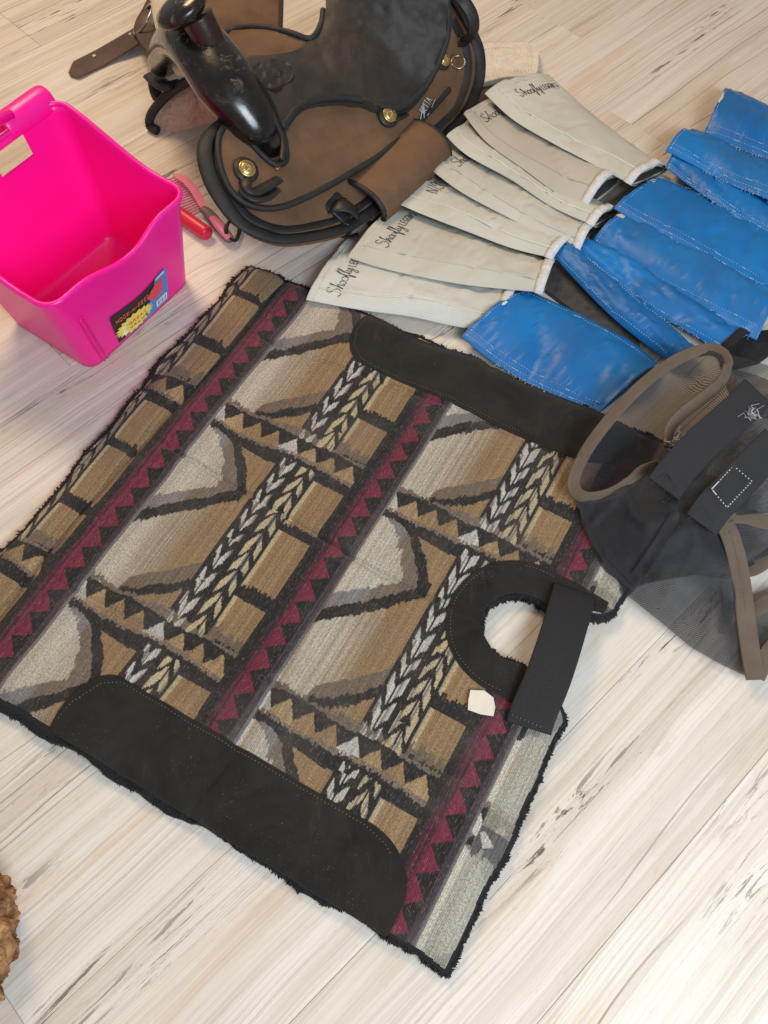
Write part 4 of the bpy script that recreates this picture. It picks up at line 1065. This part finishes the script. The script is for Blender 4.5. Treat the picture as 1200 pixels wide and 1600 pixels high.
pale = [
 # label, L edge, R edge, zL, zR, mat, text start x, flip
 ('pale legging at the bottom of the fan, lying on the saddle pad corner', [(478, 469), (560, 484), (640, 495), (700, 508), (777, 521)], [(545, 372), (625, 400), (700, 425), (760, 440), (806, 450)], [.028, .026, .020, .016], [.006, .004, .004, .004], 'pale', -.80, False, 11),
 ('pale legging with bold dark embroidery, second from the bottom of the fan', [(543, 402), (600, 420), (700, 441), (770, 450), (846, 457)], [(622, 320), (690, 345), (760, 372), (815, 392), (864, 412)], [.036, .036, .034, .032], [.008, .006, .006, .006], 'pale3', -.55, False, 12),
 ('pale legging with upside down embroidery, third from the bottom of the fan', [(617, 316), (660, 335), (730, 362), (800, 388), (862, 403)], [(668, 272), (740, 300), (800, 330), (860, 352), (905, 372)], [.042, .040, .038, .036], [.010, .010, .008, .008], 'pale3', -.25, True, 13),
 ('pale legging in the middle of the fan, script cut off by its neighbour', [(669, 262), (720, 300), (790, 338), (850, 368), (905, 388)], [(716, 236), (780, 262), (840, 300), (895, 335), (928, 356)], [.050, .048, .044, .040], [.014, .014, .012, .010], 'pale3', -.35, False, 14),
 ('narrow pale legging squeezed between the ribbed one and the middle one', [(697, 213), (730, 243), (800, 282), (860, 322), (926, 352)], [(745, 196), (790, 220), (850, 262), (905, 300), (962, 330)], [.060, .058, .052, .046], [.020, .018, .016, .014], 'pale3', .2, False, 15),
 ('greyer ribbed pale legging with open white bound end', [(724, 178), (760, 222), (820, 266), (870, 302), (916, 322)], [(790, 155), (840, 182), (890, 215), (930, 245), (968, 282)], [.070, .066, .060, .050], [.026, .022, .020, .018], 'pale2', -.62, False, 16),
 ('uppermost pale legging of the fan, nearest the bare floor', [(757, 146), (800, 186), (860, 222), (925, 256), (985, 288)], [(858, 117), (905, 160), (955, 202), (1000, 236), (1040, 264)], [.080, .074, .066, .056], [.030, .022, .018, .016], 'pale3', -.45, False, 17)]
for (lab_, L_, R_, zl, zr, mt, tx, flip, sd_) in pale:
    root, o, top, pt, ln = sleeve('fly_legging', lab_, 'legging', GP, L_, R_, zl, zr, (lambda s: .015 + .007 * s) if mt != 'pale2' else (lambda s: .014 + .020 * s * s), M[mt], sd_, M['lining'], wrinkle=1.0)
    end_ring('end_binding', pt, .975, M['terry'], root, .015)
    wid = (top(.15, 1) - top(.15, -1)).length; hgt = .021
    def mp(x, y, top=top, wid=wid, ln=ln, tx=tx, flip=flip):
        if flip: return top(.16 - (y - .5) * -1 * hgt / ln, tx + (3.6 - x) * hgt * 2 / wid, .0009)
        xx = tx + x * hgt * 2 / wid
        return top(.17 - y * hgt / ln, xx, .0009) if xx < .95 else None
    lettering('embroidery', 'Shoofly' if not flip else 'LEGGIN', mp, .0005, M['thread_k'], o)
    if not flip:
        def mp2(x, y, top=top, wid=wid, ln=ln, tx=tx): xx = tx + (3.25 * .021 + x * .011) * 2 / wid; return top(.172 - y * .012 / ln, xx, .0009) if xx < .95 else None
        lettering('embroidery', 'LEGGINS', mp2, .0005, M['thread_k'], o)
    sweep('hem', [top(.055, x, .0002) for x in np.linspace(-.97, .97, 50)], .0009, .0007, M['thread_c'], o, seg=6)
    sweep('seam', [top(s, -.62 + .1 * math.sin(s * 4 + sd_), .0003) for s in np.linspace(.06, .97, 80)], .0016, .0011, M['thread_c'] if sd_ % 2 else M[mt], o, seg=6)
    dashes('stitching', [top(s, -.52 + .1 * math.sin(s * 4 + sd_), .0002) for s in np.linspace(.06, .97, 80)], M['thread_c'], o, .0005, .003, .002, 0)
GB = 'blue leg wraps laid side by side'
blue = [
 ('wide blue leg wrap lying flat nearest the saddle pad', [(720, 526), (770, 566), (830, 602), (880, 626), (935, 646)], [(822, 452), (880, 478), (940, 508), (990, 536), (1028, 568)], [.022, .016, .012, .012], [.014, .016, .018, .020], .016, 21),
 ('long blue leg wrap with frayed edge, between the folded one and the widest one', [(924, 378), (985, 428), (1050, 470), (1110, 500), (1182, 532)], [(978, 342), (1040, 368), (1100, 392), (1160, 418), (1216, 448)], [.026, .024, .024, .024], [.018, .018, .018, .018], .030, 23),
 ('widest blue leg wrap with white stitched hems, fourth from the saddle pad', [(958, 326), (1020, 362), (1090, 398), (1150, 432), (1215, 468)], [(1036, 281), (1090, 300), (1140, 322), (1190, 342), (1240, 362)], [.044, .042, .040, .040], [.018, .018, .018, .018], .020, 24),
 ('slim blue leg wrap with double white stitching, below the topmost pair', [(1039, 262), (1080, 292), (1130, 326), (1180, 356), (1240, 392)], [(1056, 240), (1100, 262), (1150, 284), (1200, 310), (1250, 335)], [.040, .038, .036, .036], [.024, .022, .020, .020], .018, 25),
 ('rounded blue leg wrap second from the top right corner', [(1040, 236), (1090, 262), (1140, 288), (1190, 308), (1245, 330)], [(1078, 206), (1120, 220), (1160, 240), (1200, 254), (1250, 272)], [.054, .050, .048, .048], [.018, .018, .018, .018], .026, 26),
 ('blue leg wrap with white torn label at the upper right corner', [(1098, 212), (1130, 224), (1165, 238), (1200, 250), (1250, 268)], [(1134, 140), (1160, 150), (1185, 160), (1210, 170), (1250, 184)], [.026, .026, .026, .026], [.014, .014, .014, .014], .030, 27)]
def blue_detail(root, o, top, pt, sd_, edges=(-.9, -.78, .86)):
    for e in edges: dashes('stitching', [top(s, e, .0004) for s in np.linspace(.03, .97, 90)], M['thread_w'], o, .00042, .0036, .0014, 0)
    dashes('stitching', [top(.035, x, .0004) for x in np.linspace(-.93, .93, 60)], M['thread_w'], o, .00042, .0036, .0014, 0)
    rr = random.Random(sd_); parts = []
    for k in range(70):
        s = rr.uniform(.3, .95); b = top(s, -.985); d = Vector((rr.uniform(-1, .3), rr.uniform(-1, .2), rr.uniform(-.1, .6))).normalized() * rr.uniform(.003, .009)
        parts.append(sweep_data([b, b + d * .5 + Vector((0, 0, .001)), b + d], .0003, 3))
    V, F = join_data(parts); mesh_obj('frayed_threads', V, F, M['thread_w'], o, stuff=True)
for (lab_, L_, R_, zl, zr, th, sd_) in blue:
    root, o, top, pt, ln = sleeve('leg_wrap', lab_, 'leg wrap', GB, L_, R_, zl, zr, th, M['blue'], sd_, M['lining'], wrinkle=1.15, prof=2.0)
    blue_detail(root, o, top, pt, sd_)
    if sd_ in (23, 24, 26):
        V = [top(s, x, .0012) for s, x in ((-.0, .2), (.0, .75), (.045, .72), (.06, .25))]; V2 = [p - Vector((0, 0, .001)) for p in V]
        mesh_obj('torn_tag', V + V2, [(0, 1, 2, 3), (7, 6, 5, 4), (0, 4, 5, 1), (1, 5, 6, 2), (2, 6, 7, 3), (3, 7, 4, 0)], M['paper'], root, smooth=False, label='torn cream fabric tag')
    if sd_ == 27:
        g_ = [(0.0, -.15), (.012, .3), (.0, .92), (.035, .98), (.06, .5), (.05, .05), (.03, -.2)]
        V = [top(s, x, .0014) for s, x in g_]; k = len(V); V2 = [p - Vector((0, 0, .0012)) for p in V]
        mesh_obj('torn_tag', V + V2, [tuple(range(k))[::-1], tuple(range(k, 2 * k))] + [(i, (i + 1) % k, k + (i + 1) % k, k + i) for i in range(k)], M['paper'], root, smooth=False, label='torn cream fabric tag')
# the folded wrap: two lobes of one piece
root, o, top, pt, ln = sleeve('leg_wrap', 'blue leg wrap folded into two lobes with black fleece showing', 'leg wrap', GB,
    [(889, 392), (950, 440), (1010, 484), (1070, 516), (1130, 552)], [(918, 376), (980, 404), (1040, 440), (1100, 478), (1168, 522)], [.024, .022, .020, .018], [.022, .020, .018, .018], .020, M['blue'], 22, M['lining'], wrinkle=1.3, part='back_lobe')
blue_detail(root, o, top, pt, 22, (-.85, .88))
end_ring('fleece_end', pt, .99, M['fleece_b'], root, .014)
_, o2, top2, pt2, _ = sleeve('', '', '', None, [(863, 398), (905, 444), (950, 490), (1000, 532), (1048, 566)], [(892, 388), (950, 432), (1000, 474), (1046, 508), (1086, 548)], [.030, .028, .024, .018], [.030, .026, .022, .018], lambda s: .014 + .010 * s, M['blue'], 28, M['lining'], parent=root, part='front_lobe', wrinkle=1.3)
for e in (-.85, .86): dashes('stitching', [top2(s, e, .0004) for s in np.linspace(.02, .95, 80)], M['thread_w'], o2, .0006, .0032, .0018, 0)
fl2 = pdrape('fleece_flap', [(838, 425), (866, 408), (930, 470), (1000, 530), (1000, 548), (930, 510), (850, 450)], lambda x, y: .010 + .002 * nz(x / 9, y / 9), .008, M['lining'], root, step=7, label='dark fleece lining flap')
pdrape('fleece_flap', [(1130, 545), (1168, 520), (1200, 515), (1230, 530), (1190, 560), (1150, 570)], lambda x, y: .020 + .004 * nz(x / 6, y / 6), .014, M['fleece_b'], root, step=5, label='black fleece lining flap')

# ------------------------------------------------------------------ fly mask
mask = thing('fly_mask', 'black netting horse fly mask with taupe binding and charcoal straps, overlapping the saddle pad', 'fly mask', P(1080, 850, 0))
ringc = [(1045, 700, .085), (1045, 674, .088), (1062, 650, .095), (1095, 624, .105), (1124, 600, .112), (1136, 574, .115), (1128, 553, .112), (1104, 546, .105), (1060, 561, .095), (1010, 596, .085), (965, 641, .075), (925, 691, .065), (901, 735, .055), (897, 762, .050), (914, 777, .050), (950, 773, .058), (985, 753, .070), (1004, 736, .078), (1028, 728, .085)]
mz_front = rbf([p for p in ringc[12:]] + [ringc[0], (1200, 600, .10), (1220, 700, .10), (1130, 800, .09), (1100, 760, .10), (1060, 830, .075), (1000, 850, .060), (920, 830, .030), (940, 880, .026), (975, 925, .018), (1030, 970, .016), (1080, 1012, .012), (1130, 1040, .010), (1180, 1064, .008), (1165, 940, .035), (1150, 870, .060), (1080, 920, .055), (1110, 980, .035)])
def mwr(x, y): return .0060 * nz(x / 55, y / 34, 2) + .0020 * nz(x / 18, y / 18, 4) + .006 * max(0, 1 - abs(nz(x / 70 + y / 160, y / 110, 6)) * 8)
front = [(897, 764), (914, 779), (950, 775), (985, 755), (1006, 738), (1030, 730), (1046, 702), (1110, 668), (1160, 640), (1215, 605), (1215, 800), (1145, 806), (1132, 822), (1150, 868), (1163, 940), (1179, 1062), (1130, 1040), (1080, 1012), (1030, 970), (975, 926), (940, 885), (915, 835)]
mf = pdrape('front_panel', front, lambda x, y: mz_front(x, y) + mwr(x, y), 0, M['net'], mask, step=8, label='front netting panel')
bz = rbf([(1136, 574, .113), (1104, 546, .104), (1060, 561, .094), (1010, 596, .084), (965, 641, .074), (925, 691, .064), (901, 735, .054), (905, 790, .012), (940, 870, .010), (1000, 905, .012), (1080, 900, .014), (1140, 900, .02), (1200, 800, .02), (1200, 580, .06), (1040, 720, .028), (1100, 680, .035), (980, 720, .022), (1060, 640, .05)])
back = [(897, 762), (901, 735), (925, 691), (965, 641), (1010, 596), (1060, 561), (1104, 546), (1128, 553), (1136, 574), (1180, 585), (1215, 600), (1215, 860), (1140, 905), (1080, 898), (1030, 905), (985, 922), (950, 890), (920, 840)]
mb = pdrape('back_panel', back, lambda x, y: max(.036, bz(x, y)) + .5 * mwr(x, y), 0, M['net'], mask, step=9, label='back netting panel')
pdrape('inner_panel', [(930, 790), (1000, 760), (1100, 740), (1180, 760), (1140, 860), (1080, 900), (990, 915), (945, 870)], lambda x, y: max(.032, bz(x, y)) + .006, 0, M['net'], mask, step=10)
pdrape('ear_panel', [(1120, 560), (1136, 552), (1215, 575), (1215, 660), (1150, 640), (1132, 600)], rbf([(1120, 560, .10), (1136, 552, .09), (1215, 575, .05), (1215, 660, .09), (1150, 640, .10), (1132, 600, .11)]), 0, M['net'], mask, step=8)
pdrape('fold', [(968, 922), (984, 930), (1012, 892), (1040, 850), (1062, 806), (1050, 800), (1024, 842), (994, 886)], lambda x, y: mz_front(x, y) + .006 + mwr(x, y), 0, M['net'], mask, step=6, smooth_n=40)
pdrape('fold', [(1128, 905), (1142, 900), (1150, 930), (1146, 960), (1132, 990), (1122, 985), (1130, 950)], lambda x, y: mz_front(x, y) + .006 + mwr(x, y), 0, M['net'], mask, step=6, smooth_n=40)
ringp = cat_rom([P(*p) for p in ringc], 150)
sweep('face_binding', ringp, .0088, .0022, M['taupe'], mask, up=lambda t: (.5, -.45, .75) if t < .25 else ((-.55, -.5, .7) if t < .72 else (-.1, -.85, .55)), seg=16, box=True, label='taupe tape round the face opening')
for off in (-.0055, .0055):
    dashes('stitching', [a_ + Vector((off * .6, off * .6, .0026)) for a_ in ringp], M['thread_d'], mask, .0004, .003, .002, 0)
sb = ptube('side_binding', [(1132, 818, .085), (1142, 840, .078), (1152, 875, .064), (1159, 915, .048), (1166, 970, .034), (1173, 1020, .026), (1181, 1062, .022)], .0125, M['taupe'], mask, 70, rz=.0018, up=(0, -.3, 1), seg=16, box=True, label='taupe tape down the side seam')
dashes('stitching', [p + Vector((0, 0, .002)) for p in cat_rom([P(*q) for q in [(1140, 832, .082), (1152, 875, .066), (1159, 915, .050), (1166, 970, .032), (1173, 1020, .020)]], 60)], M['thread_d'], sb, .0005, .003, .002, .001)
ptube('side_binding', [(1130, 808, .088), (1160, 806, .085), (1190, 814, .082), (1225, 822, .08)], .0105, M['taupe'], mask, 30, rz=.0018, up=(0, -.3, 1), seg=16, box=True)
ptube('side_binding', [(1181, 1056, .017), (1191, 1038, .018), (1206, 1015, .02), (1230, 990, .024)], .0115, M['taupe'], mask, 30, rz=.0018, seg=16, box=True)
ptube('ear_binding', [(1150, 890, .03), (1175, 888, .034), (1200, 872, .04), (1230, 850, .045)], .011, M['taupe'], mask, 30, rz=.0018, seg=16, box=True)
ptube('ear_binding', [(1160, 958, .02), (1180, 952, .02), (1200, 940, .022), (1230, 930, .024)], .010, M['taupe'], mask, 30, rz=.0018, seg=16, box=True)
pdrape('side_panel', [(1166, 965), (1200, 950), (1225, 940), (1225, 1000), (1200, 1025), (1182, 1060), (1172, 1010)], lambda x, y: .018 + mwr(x, y) * .5, 0, M['net'], mask, step=8)
pdrape('side_panel', [(1138, 815), (1180, 815), (1225, 822), (1225, 850), (1200, 868), (1170, 880), (1152, 878)], rbf([(1138, 815, .075), (1225, 822, .07), (1225, 850, .05), (1152, 878, .045), (1180, 850, .055)]), 0, M['net'], mask, step=8)
s1 = ptube('strap', [(1037, 764, .100), (1056, 738, .106), (1090, 700, .112), (1130, 664, .118), (1165, 632, .120), (1184, 612, .118)], .0245, M['navy'], mask, 50, rz=.0014, up=(.1, -.3, 1), seg=16, box=True, label='wide charcoal ribbon strap')
s2 = ptube('strap', [(1096, 820, .096), (1116, 792, .104), (1145, 762, .112), (1175, 730, .116), (1215, 690, .118)], .0235, M['navy'], mask, 50, rz=.0014, up=(.1, -.3, 1), seg=16, box=True, label='second charcoal ribbon strap')
def box_st(pts, z, mat, parent, r=.0006):
    dashes('stitching', [P(x, y, z) for x, y in pts], mat, parent, r, .0034, .0014, 0)
box_st([(1016, 756), (1042, 738), (1062, 766), (1036, 786), (1016, 756)], .1090, M['thread_k'], s1); box_st([(1016, 756), (1062, 766)], .1090, M['thread_k'], s1); box_st([(1042, 738), (1036, 786)], .1090, M['thread_k'], s1)
box_st([(1074, 812), (1100, 792), (1122, 818), (1098, 838), (1074, 812)], .1075, M['thread_k'], s2); box_st([(1074, 812), (1122, 818)], .1075, M['thread_k'], s2)
box_st([(1112, 764), (1146, 728), (1175, 752), (1136, 793), (1112, 764)], .1200, M['thread_w'], s2, .0008)
parts = []
rr = random.Random(5)
for cx, cy, cz_ in ((1054, 694, .098), (1060, 684, .1), (1180, 640, .122), (1172, 648, .122)):
    for k in range(10):
        p = P(cx + rr.uniform(-9, 9), cy + rr.uniform(-9, 9), cz_ + rr.uniform(0, .006)); parts.append(sweep_data([p, p + Vector((rr.uniform(-.006, .006), rr.uniform(-.006, .006), rr.uniform(-.003, .004))), p + Vector((rr.uniform(-.01, .01), rr.uniform(-.01, .01), rr.uniform(-.004, .003)))], .0004, 3))
V, F = join_data(parts); mesh_obj('loose_threads', V, F, M['thread_w'], mask, stuff=True)

# ------------------------------------------------------------------ bark lump at the lower left
bk_c = P(-128, 1488, .05)
bm = bmesh.new(); bmesh.ops.create_icosphere(bm, subdivisions=6, radius=1)
for v_ in bm.verts:
    d = v_.co.normalized()
    f = 1 + .14 * nz(d.x * 2.2, d.y * 2.2, d.z * 2.2) + .20 * nz(d.x * 6, d.y * 7, d.z * 6) + .12 * abs(nz(d.x * 14, d.y * 16, d.z * 14)) + .035 * nz(d.x * 34, d.y * 30, d.z * 34)
    v_.co = Vector((d.x * .088 * f, d.y * .105 * f, d.z * .06 * f))
me = bpy.data.meshes.new('bark_chunk'); bm.to_mesh(me); bm.free(); me.materials.append(M['bark'])
o = bpy.data.objects.new('bark_chunk', me); COL.objects.link(o); o.location = bk_c
o['label'] = 'rough orange brown bark covered chunk at the lower left edge'; o['category'] = 'bark'
